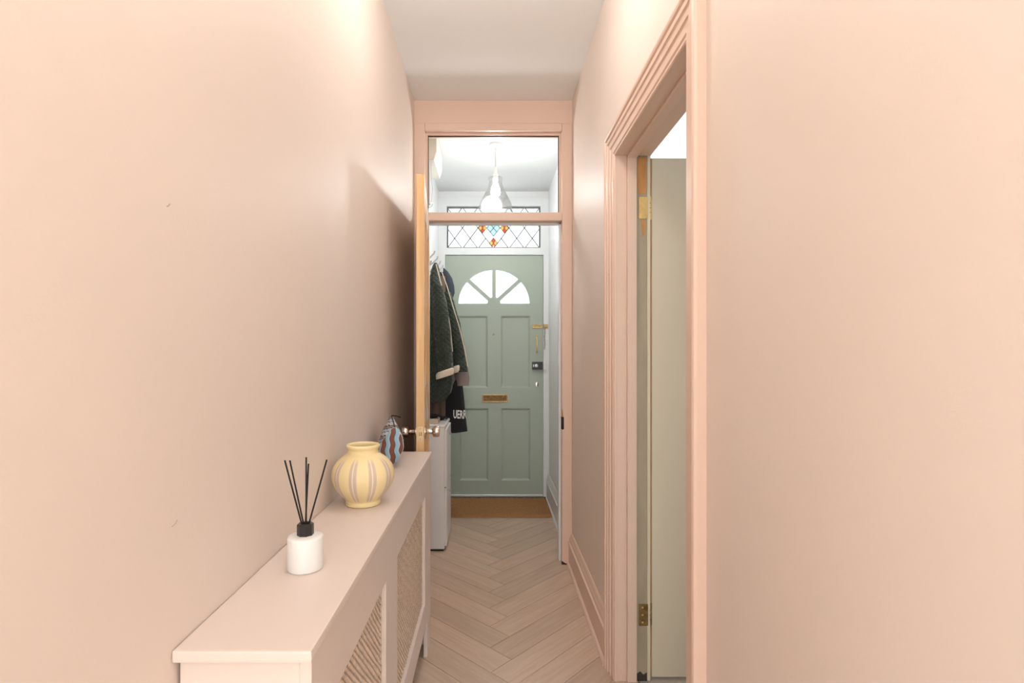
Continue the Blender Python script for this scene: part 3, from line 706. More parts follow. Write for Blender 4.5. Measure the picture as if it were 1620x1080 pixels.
# glazing bars of the sunburst
hub = 10.5*sF
bars = MB()
sect = [0, 42, 90, 138, 180]
for a_ in sect[1:4]:
    t = math.radians(a_); d_ = Vector((math.cos(t), math.sin(t))); n_ = Vector((-d_.y, d_.x))*0.015
    c0, c1 = d_*hub*0.8, d_*(aR*0.99)
    vs = []
    for yy in (YD+0.006, YD+0.04):
        for q_ in (c0+n_, c1+n_, c1-n_, c0-n_): vs.append((acx+q_.x, yy, acz+q_.y))
    bars.add(vs, [(0,1,2,3),(4,7,6,5),(0,4,5,1),(1,5,6,2),(2,6,7,3),(3,7,4,0)])
hv = [(acx+hub*math.cos(i*PI/12), acz+hub*math.sin(i*PI/12)) for i in range(13)]
n = 13
bars.add([(x, YD+0.0055, z) for x, z in hv]+[(x, YD+0.04, z) for x, z in hv], [tuple(range(n)), tuple(range(2*n-1, n-1, -1))]+[(i, n+i, n+(i+1) % n, (i+1) % n) for i in range(n)])
build('glazing_bars', bars, 'sage', d1)
for a0, a1 in zip(sect[:-1], sect[1:]):
    out = [(hub*math.cos(math.radians(t)), hub*math.sin(math.radians(t))) for t in (a1, a0)]
    out += [(aR*math.cos(math.radians(a0+(a1-a0)*k/8)), aR*0.955*math.sin(math.radians(a0+(a1-a0)*k/8))) for k in range(9)]
    n = len(out); vs = [(acx+x, YD+0.022, acz+z) for x, z in out]+[(acx+x, YD+0.026, acz+z) for x, z in out]
    build('pane', MB().add(vs, [tuple(range(n)), tuple(range(2*n-1, n-1, -1))]+[(i, n+i, n+(i+1) % n, (i+1) % n) for i in range(n)]), 'glass_obscure', d1)
# letter plate
lx0, lx1, lz0, lz1 = fx(762.6), fx(803.3), fz(636), fz(623.7)
lp = build('letter_plate', plate(rect(lx0, lx1, lz0, lz1), [rect(lx0+0.010, lx1-0.010, lz0+0.009, lz1-0.009)], 0.008, lambda u, v, w_: (u, YD-0.004+w_, v), 0.002), 'old_brass', d1)
build('letter_flap', MB().box(lx0+0.010, lx1-0.010, YD+0.0005, YD+0.004, lz0+0.009, lz1-0.009), 'dark_brass', lp, bevel=0.001)
build('drip_bar', MB().box(DX0, DX1, YD-0.012, YD+0.004, fz(787), fz(782)), 'aluminium', d1, bevel=0.002)
# spy hole and screw
build('spy_hole', MB().lathe([(0.008, 0.002), (0.008, -0.002), (0.005, -0.003), (0, -0.002)], (fx(781), YD+0.003, fz(529)), axis='Y', n=16), 'nickel', d1)
build('screw_cap', MB().lathe([(0.006, 0.002), (0.006, -0.001), (0, -0.002)], (fx(781), YD+0.003, fz(500)), axis='Y', n=12), 'sage', d1)
# night latch
nl = build('night_latch', MB().box(fx(841.5), fx(858.5), YD-0.026, YD+0.004, fz(584), fz(572)), 'black_plastic', d1, bevel=0.004, segs=2)
build('latch_knob', MB().lathe([(0.011, 0.0), (0.011, -0.010), (0.013, -0.013), (0.013, -0.020), (0, -0.022)], (fx(848), YD-0.026, fz(578)), axis='Y', n=18), 'steel_grey', nl, smooth=True)
build('latch_snib', MB().box(fx(843.0), fx(844.3), YD-0.031, YD-0.026, fz(580), fz(576)), 'steel_grey', nl)
build('latch_keep', MB().box(fx(859.3), fx(863), YD-0.03, YD-0.012, fz(585), fz(571.5)), 'cabinet_white', t3, bevel=0.002)
# pull handle
hx = fx(849)
ph = build('pull_handle', MB().tube([(hx, YD+0.002, fz(533)), (hx, YD-0.018, fz(533.5)), (hx, YD-0.027, fz(537)), (hx, YD-0.029, fz(544.5)), (hx, YD-0.027, fz(552)), (hx, YD-0.018, fz(555.5)), (hx, YD+0.002, fz(556))], [0.006, 0.005, 0.005, 0.0062, 0.005, 0.005, 0.006], 10), 'brass', d1, smooth=True)
for yy in (531.5, 557):
    build('handle_rose', MB().lathe([(0.0, -0.004), (0.008, -0.003), (0.0095, 0.001), (0.0095, 0.003)], (hx, YD+0.002, fz(yy)), axis='Y', n=16), 'old_brass', ph)
# keyhole
eh = build('escutcheon', MB().lathe([(0.014, 0.002), (0.014, -0.001), (0, -0.002)], (fx(849.7), YD+0.003, fz(608)), axis='Y', n=18).xf(Matrix.Translation((fx(849.7), 0, fz(608))) @ Matrix.Diagonal((0.75, 1, 1.35, 1)) @ Matrix.Translation((-fx(849.7), 0, -fz(608)))), 'nickel', d1)
build('key_slot', MB().box(fx(849.9), fx(851.2), YD-0.001, YD+0.002, fz(611), fz(605.5)), 'dark_void', eh)
# chain slide on the door and chain hanging from its keep
cs = build('chain_slide', plate(rect(fx(841.8), fx(858), fz(519.3), fz(513)), [rect(fx(844), fx(856.5), fz(517.0), fz(515.4))], 0.006, lambda u, v, w_: (u, YD-0.003+w_, v), 0.001), 'old_brass', d1)
build('slide_slot', MB().box(fx(844), fx(856.5), YD+0.001, YD+0.0035, fz(517), fz(515.4)), 'old_brass', cs)
ck_ = thing('door_chain', (fx(863), YD-0.012, fz(516)), 'brass security chain hanging on the white frame by the front door', 'chain')
build('chain_plate', plate(rect(fx(859.5), fx(866.5), fz(519.3), fz(513)), [], 0.006, lambda u, v, w_: (u, YD-0.018+w_, v), 0.001), 'old_brass', ck_)
zc = fz(519)
for k in range(11):
    c0 = Vector((fx(861.2+0.4*math.sin(k)), YD-0.019, zc-0.008-k*0.0155)); rg = []
    for i in range(11):
        t = 2*PI*i/10; u_, v_ = 0.0048*math.cos(t), 0.0105*math.sin(t)
        rg.append(c0+(Vector((u_, 0, v_)) if k % 2 == 0 else Vector((0, u_, v_))))
    build('chain_link', MB().tube(rg, 0.0016, 6, cap=False), 'old_brass', ck_)

# coir mat
mt = MB(); mx0, mx1, my0, my1 = -0.36, 0.44, 3.82, 4.30
nx, ny = 60, 36; random.seed(3)
vs = []
for j in range(ny+1):
    for i in range(nx+1):
        ed = 0.0 if i in (0, nx) or j in (0, ny) else 1.0
        vs.append((mx0+(mx1-mx0)*i/nx, my0+(my1-my0)*j/ny+(random.uniform(-0.002, 0.002) if j == 0 else 0), 0.002+ed*(0.014+random.uniform(-0.002, 0.002))))
mt.add(vs, [(j*(nx+1)+i, j*(nx+1)+i+1, (j+1)*(nx+1)+i+1, (j+1)*(nx+1)+i) for j in range(ny) for i in range(nx)])
tag(build('doormat', mt, 'coir'), 'brown coir doormat lying against the front door threshold', 'doormat')

# ------------------------------------------------------------------ radiator cover
CT = 0.783; cy0, cy1 = 0.723, 2.18; cxf = -0.2455; bxf = -0.2515; TH = 0.0165
rc = thing('radiator_cover', (-0.34, 1.45, 0), 'pink radiator cover with woven cane panels along the left wall', 'radiator cover')
build('top', MB().box(XL+0.001, cxf, cy0, cy1, CT-TH, CT), 'pink_cover', rc, bevel=0.0035, segs=2)
bz = CT-TH; ye0, ye1 = cy0+0.014, cy1-0.004; FT = 0.015
o1 = (0.815, 1.265); o2 = (1.416, 2.0); oz0, oz1 = 0.24, 0.645
outer = [(ye0, 0.0), (ye0+0.08, 0.0), (ye0+0.10, 0.144), (2.07, 0.144), (2.075, 0.0), (ye1, 0.0), (ye1, bz), (ye0, bz)]
build('front_frame', plate(outer, [rect(o1[0], o1[1], oz0, oz1), rect(o2[0], o2[1], oz0, oz1)], FT, lambda u, v, w_: (bxf-FT+w_, u, v), 0.001), 'pink_cover', rc)
build('end_panel', MB().box(XL+0.004, bxf-FT, ye0, ye0+0.015, 0.0, bz), 'pink_cover', rc, bevel=0.001)
build('end_panel', MB().box(XL+0.022, bxf-FT, ye1-0.015, ye1, 0.0, bz), 'pink_cover', rc, bevel=0.001)
# thin seam strips where the corner posts are jointed
build('corner_strip', MB().box(bxf-0.001, bxf+0.0012, ye0+0.0005, ye0+0.062, 0.16, bz), 'pink_cover', rc, bevel=0.0006)
def cane(y0, y1, z0, z1):
    """woven cane: a relief sheet with a staggered hole in every other cell"""
    x = bxf-0.011; cy_, cz2 = 0.0085, 0.0078
    ny_, nz = int((y1-y0)/cy_), int((z1-z0)/cz2)
    ys = []; zs_ = []
    for i in range(ny_): ys += [y0+(y1-y0)*(i+f)/ny_ for f in (0, 0.22, 0.78)]
    ys.append(y1)
    for j in range(nz): zs_ += [z0+(z1-z0)*(j+f)/nz for f in (0, 0.14, 0.86)]
    zs_.append(z1)
    vs = []; W_ = len(ys)
    for jz, z in enumerate(zs_):
        for iy, y in enumerate(ys):
            u, v = (y-y0)/(y1-y0)*ny_, (z-z0)/(z1-z0)*nz
            vs.append((x+0.0011*math.cos(PI*u)*math.cos(PI*v)+0.0005*math.sin(2.1*u+v*1.7), y+0.0006*math.sin(1.3*v+u), z+0.0005*math.sin(1.9*u)))
    fs = []
    for jz in range(len(zs_)-1):
        for iy in range(len(ys)-1):
            if iy % 3 == 1 and jz % 3 == 1 and (iy//3+jz//3) % 2 == 0: continue
            fs.append((jz*W_+iy, jz*W_+iy+1, (jz+1)*W_+iy+1, (jz+1)*W_+iy))
    return MB().add(vs, fs)
for (a, b2) in (o1, o2):
    build('cane_panel', cane(a, b2, oz0, oz1), 'cane', rc)
# radiator inside, fluted panel with pipe tails
rd = thing('radiator', (-0.39, 1.45, 0.15), 'white panel radiator hidden behind the cane of the cover', 'radiator')
rg = []
nf = 60
for k in range(nf*2+1):
    y = 0.85+k*(1.2/(nf*2)); dx = 0.006 if k % 2 else 0.0
    rg.append([(-0.372+dx, y, 0.17), (-0.372+dx, y, 0.66), (-0.412, y, 0.66), (-0.412, y, 0.17)])
build('panel', MB().loft(rg), 'white_skirting', rd)
build('pipe', MB().tube([(-0.392, 2.08, 0.0), (-0.392, 2.08, 0.17), (-0.392, 2.045, 0.19)], 0.0075, 10), 'white_gloss', rd, smooth=True)
build('bracket', MB().box(XL+0.004, -0.412, 1.1, 1.14, 0.25, 0.6), 'white_gloss', rd)
build('bracket', MB().box(XL+0.004, -0.412, 1.8, 1.84, 0.25, 0.6), 'white_gloss', rd)

# ------------------------------------------------------------------ things on the cover
# vase
vx, vy = -0.345, 1.425
va = thing('vase', (vx, vy, CT), 'round pale yellow vase with mauve brush stripes and a flared lip', 'vase')
vp = [(0.0, 0.0), (0.043, 0.0), (0.0465, 0.003), (0.0465, 0.009), (0.0445, 0.0125), (0.047, 0.017), (0.060, 0.030), (0.0725, 0.046), (0.0805, 0.064), (0.083, 0.080), (0.0805, 0.097), (0.073, 0.112), (0.061, 0.124), (0.049, 0.1325),
      (0.0415, 0.137), (0.0395, 0.140), (0.0395, 0.1475), (0.0425, 0.1515), (0.0445, 0.156), (0.0435, 0.160), (0.0405, 0.1615), (0.0365, 0.160), (0.034, 0.155), (0.034, 0.142), (0.050, 0.128), (0.074, 0.09), (0.060, 0.02), (0.0, 0.008)]
def smooth_prof(p, it=2):
    for _ in range(it):
        q_ = [p[0]]
        for a, b2 in zip(p[:-1], p[1:]):
            q_ += [(a[0]*0.75+b2[0]*0.25, a[1]*0.75+b2[1]*0.25), (a[0]*0.25+b2[0]*0.75, a[1]*0.25+b2[1]*0.75)]
        p = q_+[p[-1]]
    return p
build('body', MB().lathe(smooth_prof(vp), (vx, vy, CT), n=64), 'vase_glaze', va, smooth=True, origin=(vx, vy, CT))
# reed diffuser
rx_, ry_ = -0.351, 1.0
rdz = CT
rf = thing('reed_diffuser', (rx_, ry_, CT), 'white bottle reed diffuser with black cap and five black sticks', 'diffuser')
build('bottle', MB().lathe([(0, 0), (0.0300, 0), (0.0318, 0.0015), (0.0325, 0.004), (0.0325, 0.0585), (0.0318, 0.061), (0.030, 0.0625), (0.014, 0.064), (0, 0.064)], (rx_, ry_, CT), n=48), 'white_ceramic', rf, smooth=True)
cp_ = build('cap', MB().lathe([(0.0, 0.062), (0.0148, 0.062), (0.0152, 0.064), (0.0152, 0.083), (0.0138, 0.0852), (0.0085, 0.0852), (0.0085, 0.079), (0, 0.079)], (rx_, ry_, CT), n=8, ang=PI/8), 'black_plastic', rf)
tips = [(450.5, 728, 0.97), (458.5, 728, 1.03), (484.5, 723, 1.03), (488, 733.5, 0.985), (517, 727, 1.0)]
bs = [(-0.004, -0.002), (-0.003, 0.003), (0.0, 0.004), (0.001, -0.003), (0.004, 0.001)]
for (tx, ty, td), (dx, dy) in zip(tips, bs):
    tp = P(tx, ty, td)
    build('reed', MB().tube([(rx_+dx*0.6, ry_+dy, CT+0.070), tp], 0.0016, 8), 'reed_black', rf)
# striped pouch
def pouch():
    # a soft wedge standing lengthwise along the wall: gable end towards the hall mouth, zip along its ridge
    secs = []
    y0, y1 = 1.86, 2.02
    n = 36; ns = 14
    cx0 = -0.366
    for k in range(ns+1):
        t = k/ns; y = y0+(y1-y0)*t
        full = 1-abs(2*t-1)**4*0.16        # puffed middle
        h = 0.142+0.022*t**0.7             # ridge climbs to the zip end
        ring = []
        for j in range(n):
            a = 2*PI*j/n
            sx_, sz_ = math.sin(a), -math.cos(a)
            zz = (sz_*0.5+0.5)
            wdt = 0.053*full*(math.sin(PI*min(1, max(0, zz*0.93+0.02)))**0.55)*(1-0.30*zz**2)
            xx = math.copysign(1, sx_)*wdt*(abs(sx_)**0.3 if abs(sx_) > 1e-6 else 0)
            lean = 0.030*zz-0.004*(zz*2-1)**2-0.042*t; wdt_s = 1-0.35*t; xx *= wdt_s
            wr = 0.0014*math.sin(9*a+5*t*3)+0.001*math.sin(23*t+3*a)
            ring.append((cx0+xx+lean+wr*sx_, y, CT+0.001+zz*h))
        secs.append(ring)
    return secs, n
secs, n = pouch()
po = thing('striped_pouch', (-0.345, 1.96, CT), 'blue and brown wavy striped zip pouch behind the yellow vase', 'pouch')
def puv(o, front):
    me = o.data; ul = me.uv_layers.new(name='UVMap')
    for lp_ in me.loops:
        v = me.vertices[lp_.vertex_index].co
        ul.data[lp_.index].uv = (v.x+0.40, v.z) if front else (v.y, v.z*0.9+v.y*0.15)
b_ = build('body', MB().loft(secs, cap=False), 'pouch_top', po, smooth=True); puv(b_, False)
# front gable puffs out a little
cf = Vector((sum(p[0] for p in secs[0])/n, secs[0][0][1], sum(p[2] for p in secs[0])/n))
rings = [secs[0]]
for s_ in (0.93, 0.8, 0.6, 0.35, 0.1):
    rings.append([(cf.x+(p[0]-cf.x)*s_, secs[0][0][1]-0.020*(1-s_**2)**0.6, cf.z+(p[2]-cf.z)*s_) for p in secs[0]])
g_ = build('end_panel', MB().loft(rings, cap=False).add(rings[-1], [tuple(range(n))]), 'pouch_stripe', po, smooth=True); puv(g_, True)
rings = [secs[-1]]
for s_ in (0.9, 0.6, 0.2): rings.append([(cf.x+(p[0]-cf.x)*s_, secs[-1][0][1]+0.012*(1-s_**2)**0.6, cf.z+(p[2]-cf.z)*s_) for p in secs[-1]])
g_ = build('end_panel', MB().loft(rings, cap=False).add(rings[-1], [tuple(range(n))]), 'pouch_stripe', po, smooth=True); puv(g_, True)
top_i = n//2
zp = [Vector(s_[top_i])+Vector((0, 0, 0.001)) for s_ in secs]
build('zip', MB().tube(zp, 0.0022, 6), 'pull_dark', po)
build('piping', MB().tube([Vector(p) for p in secs[0]]+[Vector(secs[0][0])], 0.0013, 6), 'cable_white', po)
e1 = Vector(zp[-1]); e2 = P(633.5, 659.5, e1.y-0.03)
build('zip_pull', MB().tube([e1, e1.lerp(e2, 0.45)+Vector((0, 0, 0.002)), e2], [0.0026, 0.0022, 0.0026], 6), 'pull_dark', po)

# ------------------------------------------------------------------ lobby things
# pendant lamp
pp = P(784, 228, 3.37); px_, py_ = pp.x, 3.37
pe = thing('pendant_lamp', (px_, py_, VCEIL), 'clear glass cone pendant lamp hanging in the white lobby', 'pendant lamp')
build('ceiling_rose', MB().lathe([(0.0, 0), (0.044, 0), (0.044, -0.012), (0.040, -0.018), (0.020, -0.024), (0.010, -0.030), (0.0, -0.030)], (px_, py_, VCEIL), n=32), 'white_gloss', pe, smooth=True)
def hz(y): return CH-(y-VY)*py_/FPX
build('flex', MB().tube([(px_, py_, VCEIL-0.028), (px_, py_, hz(270))], 0.0028, 8), 'cable_white', pe)
build('lamp_holder', MB().lathe([(0.004, hz(264)), (0.010, hz(266)), (0.011, hz(274)), (0.017, hz(276)), (0.017, hz(286)), (0.013, hz(290)), (0.0, hz(290))], (px_, py_, 0), n=20), 'white_gloss', pe, smooth=True)
sh = [(0.018, hz(282)), (0.044, hz(281)), (0.046, hz(283)), (0.043, hz(285)), (0.040, hz(288)), (0.045, hz(293)), (0.060, hz(302)), (0.080, hz(312)), (0.098, hz(321)), (0.107, hz(328)), (0.110, hz(333)),
      (0.107, hz(333)), (0.104, hz(328)), (0.095, hz(321)), (0.077, hz(312)), (0.057, hz(302)), (0.042, hz(293)), (0.037, hz(288)), (0.018, hz(285))]
build('glass_shade', MB().lathe(sh, (px_, py_, 0), n=48), 'shade_glass', pe, smooth=True)
m = mat('bulb_glow', (0.9, 0.9, 0.88, 1), 0.4)
m.node_tree.nodes['Principled BSDF'].inputs['Emission Color'].default_value = (1.0, 0.97, 0.94, 1)
m.node_tree.nodes['Principled BSDF'].inputs['Emission Strength'].default_value = LOBBY_LAMP
build('bulb', MB().lathe([(0.0, hz(312)), (0.014, hz(311.3)), (0.026, hz(308)), (0.030, hz(304)), (0.027, hz(299)), (0.016, hz(292.5)), (0.012, hz(289))], (px_, py_, 0), n=20), 'bulb_glow', pe, smooth=True)

# fuse box with trunking high on the lobby wall
fb = thing('fuse_box', (XL, 3.3, 2.35), 'beige electric fuse box high on the lobby wall with grey trunking', 'fuse box')
zb0 = P(0, 253, 3.2).z
bxr = P(691, 0, 3.2).x
build('box', MB().loft([[(XL, y, 2.505), (XL, y, zb0), (bxr-0.016, y, zb0), (bxr, y, zb0+0.05), (bxr, y, 2.505)] for y in (3.2, 3.55)]), 'beige_plastic', fb, bevel=0.003)
zt0 = P(0, 322, 3.2).z
build('trunking', MB().box(XL, P(680.5, 0, 3.2).x, 3.2, 3.24, zt0, zb0), 'grey_plastic', fb, bevel=0.002)
lc = P(680, 318, 3.2)
build('cable_loop', MB().tube([(lc.x-0.014+0.018*math.cos(t)*1.0+0.012, 3.2, lc.z-0.012+0.022*math.sin(t)-0.004) for t in [PI+i*PI/10 for i in range(11)]], 0.0022, 6), 'grey_plastic', fb)
build('cable', MB().tube([(lc.x+0.008, 3.22, lc.z), (lc.x+0.012, 3.22, lc.z+0.08), (lc.x+0.006, 3.22, lc.z+0.15), (lc.x+0.004, 3.22, zb0)], 0.0025, 6), 'cable_white', fb)
build('cable', MB().tube([P(686, 254, 3.22), P(690, 266, 3.3), P(695, 281, 3.4)], 0.0022, 6), 'grey_plastic', fb)
build('cable', MB().tube([P(692, 215, 3.5), P(698, 228, 3.5), P(701, 245, 3.55)], 0.002, 6), 'cable_white', fb)

# coat rail
cr_ = thing('coat_rail', (XL, 3.6, 1.74), 'white coat rail with metal hooks on the lobby wall', 'coat rail')
build('rail', MB().box(XL, XL+0.018, 3.2, 4.05, 1.70, 1.78), 'white_gloss', cr_, bevel=0.003)
for yy in (3.28, 3.46, 3.64, 3.82, 4.0):
    build('hook', MB().tube([(XL+0.015, yy, 1.72), (XL+0.04, yy, 1.715), (XL+0.058, yy, 1.73), (XL+0.062, yy, 1.755)], 0.005, 8), 'steel_grey', cr_, smooth=True)
    build('hook', MB().tube([(XL+0.015, yy, 1.75), (XL+0.05, yy, 1.77), (XL+0.08, yy, 1.80), (XL+0.085, yy, 1.815)], 0.005, 8), 'steel_grey', cr_, smooth=True)

def garment(keys, n=40, steps=40, folds=7, amp=0.012, seed=0, yflat=1.0):
    """keys: (z, x_left, x_right, y_mid, half_depth) from top to bottom -> lofted cloth with folds that grow downward"""
    rnd = random.Random(seed); ph1, ph2 = rnd.uniform(0, 6), rnd.uniform(0, 6)
    rings = []; zt, zb_ = keys[0][0], keys[-1][0]
    for s_ in range(steps+1):
        z = zt+(zb_-zt)*s_/steps
        for a, b2 in zip(keys[:-1], keys[1:]):
            if a[0] >= z >= b2[0]-1e-9:
                t = (a[0]-z)/max(1e-9, a[0]-b2[0]); t2_ = t*t*(3-2*t)*0.4+t*0.6
                xl, xr, ym, hd = [a[i]+(b2[i]-a[i])*t2_ for i in range(1, 5)]
                break
        g = s_/steps; ring = []
        for k in range(n):
            a = 2*PI*k/n
            fo = 1+amp/0.06*g**0.7*(math.sin(folds*a+ph1+2.2*g)+0.5*math.sin((folds*2+1)*a+ph2))*0.5
            ca_, sa_ = math.cos(a), math.sin(a)
            x = (xl+xr)/2+(xr-xl)/2*math.copysign(abs(ca_)**0.8, ca_)*(1+(fo-1)*0.35)
            y = ym+hd*math.copysign(abs(sa_)**0.75, sa_)*fo
            ring.append((x, y, z+0.004*math.sin(3*a+ph2)*g))
        rings.append(ring)
    return MB().loft(rings)
def K(ypx, xl, xr, d, hd, dep=3.4):
    return (P(0, ypx, dep).z, max(XL+0.004, P(xl, 0, dep).x), P(xr, 0, dep).x, d, hd)
# quilted green coat
co = thing('quilted_coat', (-0.36, 3.42, 0.87), 'dark green quilted coat with cream cuffs hanging from the coat rail', 'coat')
D1 = 3.36
build('body', garment([K(414, 686, 690, 3.40, 0.010, D1), K(422, 682, 694, 3.40, 0.03, D1), K(450, 676, 699, 3.40, 0.06, D1), K(480, 674, 706, 3.40, 0.085, D1), K(520, 673, 712, 3.41, 0.10, D1), K(560, 672, 715, 3.41, 0.105, D1),
                       K(600, 672, 717, 3.41, 0.105, D1), K(620, 673, 714, 3.41, 0.10, D1), K(632, 674, 705, 3.41, 0.09, D1), K(637, 676, 697, 3.41, 0.07, D1)], 48, 44, 5, 0.010, 4), 'green_quilt', co, smooth=True)
def sleeve(name, pts, rads, m_, par, n=20, wob=0.05, seed=1, sq=0.8):
    rnd = random.Random(seed); pts = [Vector(p) for p in pts]
    # resample
    P2, R2 = [], []
    for i in range(len(pts)-1):
        for k in range(6):
            t = k/6; P2.append(pts[i].lerp(pts[i+1], t)); R2.append(rads[i]+(rads[i+1]-rads[i])*t)
    P2.append(pts[-1]); R2.append(rads[-1])
    rings = []
    for i, (p, r_) in enumerate(zip(P2, R2)):
        w_ = 1+wob*math.sin(i*1.3+seed)
        rings.append([(p.x+r_*w_*math.cos(2*PI*k/n)*(1+0.06*math.sin(3*2*PI*k/n+i*0.4)), p.y+sq*r_*w_*math.sin(2*PI*k/n), p.z) for k in range(n)])
    return build(name, MB().loft(rings), m_, par, smooth=True)
DS = 3.29
sl = sleeve('sleeve', [P(691, 452, DS), P(697, 500, DS), P(702, 545, DS), P(704, 588, DS-0.01)], [0.035, 0.05, 0.052, 0.046], 'green_quilt', co, seed=2)
build('cuff', MB().loft([[Vector(P(704, 590, DS-0.012))+Vector((rr_*math.cos(2*PI*k/20), 0.8*rr_*math.sin(2*PI*k/20), dz-0.20*rr_*math.cos(2*PI*k/20)*-1.6)) for k in range(20)] for rr_, dz in ((0.044, 0.020), (0.055, 0.012), (0.057, 0.0), (0.055, -0.022), (0.045, -0.024))]), 'cream_knit', sl, smooth=True)
sl2 = sleeve('sleeve', [P(706, 462, 3.5), P(716, 505, 3.5), P(724, 545, 3.5), P(729, 588, 3.5)], [0.03, 0.042, 0.046, 0.044], 'green_quilt', co, seed=5)
build('cuff', MB().loft([[Vector(P(722, 584, 3.43))+Vector((rr_*math.cos(2*PI*k/16), 0.7*rr_*math.sin(2*PI*k/16), dz+0.3*rr_*math.cos(2*PI*k/16))) for k in range(16)] for rr_, dz in ((0.016, 0.024), (0.022, 0.012), (0.020, -0.012), (0.012, -0.022))]), 'cream_knit', sl2, smooth=True)
build('front_edge', MB().tube([P(690, 418, 3.33), P(698, 450, 3.31), P(706, 482, 3.305), P(712.5, 520, 3.30), P(716, 556, 3.30)], 0.0035, 6), 'cream_knit', co)
build('front_edge', MB().tube([P(697, 425, 3.44), P(707, 452, 3.44), P(716, 483, 3.44), P(726, 515, 3.44), P(735, 552, 3.44), P(740, 580, 3.44)], 0.004, 6), 'cream_knit', co)
# mauve sweatshirt: only its sleeve end and hem show
ms = thing('grey_sweatshirt', (-0.3, 3.6, 0.95), 'mauve grey sweatshirt showing its sleeve end beside the green coat', 'sweatshirt')
build('body', garment([K(448, 690, 700, 3.635, 0.015, 3.63), K(470, 684, 706, 3.635, 0.035, 3.63), K(540, 682, 714, 3.635, 0.04, 3.63), K(600, 684, 722, 3.635, 0.04, 3.63), K(606, 690, 718, 3.635, 0.03, 3.63)], 30, 24, 4, 0.008, 9), 'mauve_cloth', ms, smooth=True)
sleeve('sleeve', [P(708, 480, 3.61), P(722, 545, 3.61), P(731.5, 590, 3.61), P(732.5, 610, 3.61)], [0.030, 0.040, 0.048, 0.040], 'mauve_cloth', ms, seed=8, sq=0.7)
# black hooded top with white lettering round the hem
bh = thing('black_hoodie', (-0.27, 3.75, 0.63), 'long black hooded top with white lettering hanging by the green front door', 'hoodie')
D2 = 3.72
bb_ = build('body', garment([K(430, 688, 704, 3.74, 0.02, D2), K(470, 684, 716, 3.75, 0.045, D2), K(540, 684, 724, 3.75, 0.06, D2), K(600, 686, 731, 3.76, 0.065, D2), K(640, 688, 735, 3.76, 0.07, D2), K(670, 690, 738, 3.76, 0.075, D2), K(683, 692, 739.5, 3.76, 0.075, D2)], 48, 40, 5, 0.006, 11), 'black_cloth', bh, smooth=True)
# hood
hd_ = MB()
hd_.loft([[Vector(P(xc, yp, 3.70))+Vector((rx2*math.cos(2*PI*k/20), 0.05*min(1, rx2/0.025)*math.sin(2*PI*k/20), 0)) for k in range(20)] for xc, yp, rx2 in ((702, 424, 0.004), (705, 430, 0.018), (708, 440, 0.032), (710, 452, 0.038), (711, 463, 0.037), (710, 471, 0.030), (709, 479, 0.016))])
build('hood', hd_, 'navy_cloth', bh, smooth=True)
# lettering projected on to the cloth
bm = bmesh.new(); bm.from_mesh(bb_.data); bvh = BVHTree.FromBMesh(bm); bm.free()
cu = bpy.data.curves.new('t', 'FONT'); cu.body = 'UERR'; cu.size = 1.0; cu.space_character = 1.0; cu.offset = 0.022; cu.fill_mode = 'FRONT'; cu.resolution_u = 2
to = bpy.data.objects.new('t', cu); C.objects.link(to)
dg = bpy.context.evaluated_depsgraph_get(); dg.update(); tm = bpy.data.meshes.new_from_object(to.evaluated_get(dg))
bpy.data.objects.remove(to)
bm = bmesh.new(); bm.from_mesh(tm)
bmesh.ops.triangulate(bm, faces=bm.faces[:])
bmesh.ops.subdivide_edges(bm, edges=bm.edges[:], cuts=2, use_grid_fill=True)
xs = [v.co.x for v in bm.verts]; ys = [v.co.y for v in bm.verts]
xa, xb, ya, yb = min(xs), max(xs), min(ys), max(ys)
a0, a1 = P(717.5, 661.2, 3.70), P(738.0, 648.0, 3.70)
for v in bm.verts:
    X = a0.x+(v.co.x-xa)/(xb-xa)*(a1.x-a0.x); Z = a0.z+(v.co.y-ya)/(yb-ya)*(a1.z-a0.z)-0.006*((v.co.x-xa)/(xb-xa))
    h = bvh.ray_cast(Vector((X, 3.0, Z)), Vector((0, 1, 0)))
    v.co = Vector((X, (h[0].y if h[0] is not None else 3.72)-0.0025, Z))
me = bpy.data.meshes.new('lettering'); bm.to_mesh(me); bm.free()
link_mesh('lettering', me, 'white_print', bh)
# brown striped scarf hanging below the coat
sc = MB(); rnd = random.Random(5)
rings = []
for s_ in range(13):
    t = s_/12; z = 1.70+(0.70-1.70)*t; ring = []
    n = 36
    for k in range(n):
        a = 2*PI*k/n
        ring.append((-0.372+0.062*math.cos(a), 3.555+0.026*math.sin(a)*(1+0.3*math.sin(7*a+1)), z))
    rings.append(ring)
sc.loft(rings)
tag(build('scarf', sc, 'brown_cloth', smooth=True), 'brown streaked scarf hanging behind the green coat by the white cabinet', 'scarf')

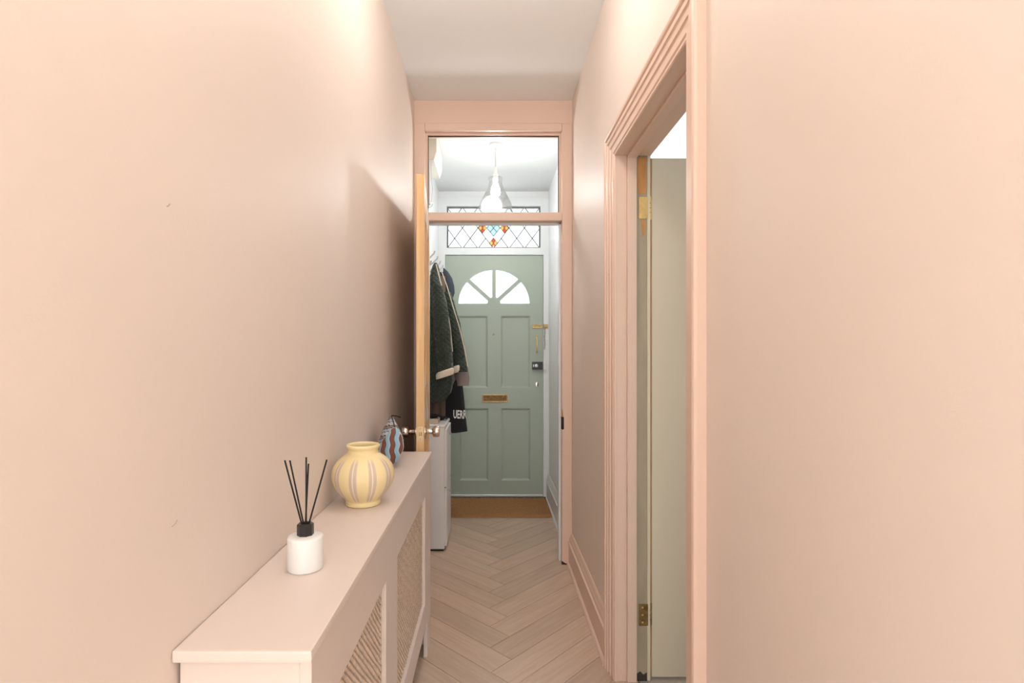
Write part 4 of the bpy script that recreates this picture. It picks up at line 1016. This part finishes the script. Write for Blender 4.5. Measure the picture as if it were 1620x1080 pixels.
# slim white shoe cabinet
CZ = 0.756; kx1 = -0.283; ky0, ky1 = 3.175, 3.50
cb_ = thing('shoe_cabinet', (-0.36, 3.34, 0), 'slim white shoe cabinet below the hanging coats', 'cabinet')
build('body', MB().box(XL+0.001, kx1, ky0, ky1, 0.012, CZ-0.016), 'cabinet_white', cb_, bevel=0.003)
build('top', MB().box(XL+0.001, kx1+0.006, ky0-0.003, ky1+0.003, CZ-0.016, CZ), 'cabinet_white', cb_, bevel=0.003)
build('plinth', MB().box(XL+0.02, kx1-0.008, ky0+0.004, ky1, 0.0, 0.013), 'dark_void', cb_)
for z0, z1 in ((0.03, 0.375), (0.383, 0.73)):
    dr = build('flap_door', MB().box(kx1, kx1+0.014, ky0+0.004, ky1-0.004, z0, z1), 'cabinet_white', cb_, bevel=0.003)
    build('handle', MB().lathe([(0.0, 0.016), (0.009, 0.014), (0.006, 0.004), (0.006, 0.0)], (kx1+0.014, (ky0+ky1)/2, z1-0.05), axis='X', n=16), 'steel_grey', dr)
# small boxes and black gloves on the cabinet
for i, (x0, x1, y0, z0, z1, yl) in enumerate(((-0.420, P(693, 0, 3.21).x, 3.21, CZ, P(0, 663, 3.21).z, 0.12),)):
    bo = thing('card_box', ((x0+x1)/2, y0, z0), 'small tan cardboard box on the white shoe cabinet under the gloves', 'box')
    build('carton', MB().box(x0, x1, y0, y0+yl, z0, z1), 'card_box', bo, bevel=0.0015)
    build('lid_tape', MB().box(x0+0.03, x1-0.02, y0-0.0006, y0+yl+0.0006, z1-0.004, z1+0.0005), 'beige_plastic', bo)
zt_ = P(0, 663, 3.21).z
def glove(name, x0, y, z, label, seed):
    rnd = random.Random(seed); e_ = thing(name, (x0, y, z), label, 'glove')
    mb = MB(); rings = []
    for k in range(9):
        t = k/8; w2 = 0.013+0.012*math.sin(PI*min(1, t*0.9+0.1)); h2 = 0.010+0.006*math.sin(PI*t)
        c0 = Vector((x0+0.072*t, y+0.008*math.sin(3*t), z+0.017-0.004*t))
        rings.append([c0+Vector((0, w2*math.cos(2*PI*j/14), h2*math.sin(2*PI*j/14))) for j in range(14)])
    mb.loft(rings)
    build('palm', mb, 'black_cloth', e_, smooth=True)
    for j in range(4):
        yy = y-0.018+0.012*j
        build('finger', MB().tube([(x0+0.062, yy, z+0.014), (x0+0.080, yy-0.002, z+0.018), (x0+0.094+0.003*(j % 2), yy-0.001, z+0.010)], [0.0065, 0.0062, 0.0048], 8), 'black_cloth', e_, smooth=True)
    build('thumb', MB().tube([(x0+0.03, y-0.018, z+0.016), (x0+0.05, y-0.03, z+0.020), (x0+0.06, y-0.032, z+0.015)], [0.008, 0.0065, 0.005], 8), 'black_cloth', e_, smooth=True)
glove('glove', -0.405, 3.255, zt_+0.001, 'black knitted glove lying on the small cardboard box', 1)
glove('glove', -0.377, 3.385, CZ+0.001, 'black knitted glove lying flat on the white shoe cabinet', 2)
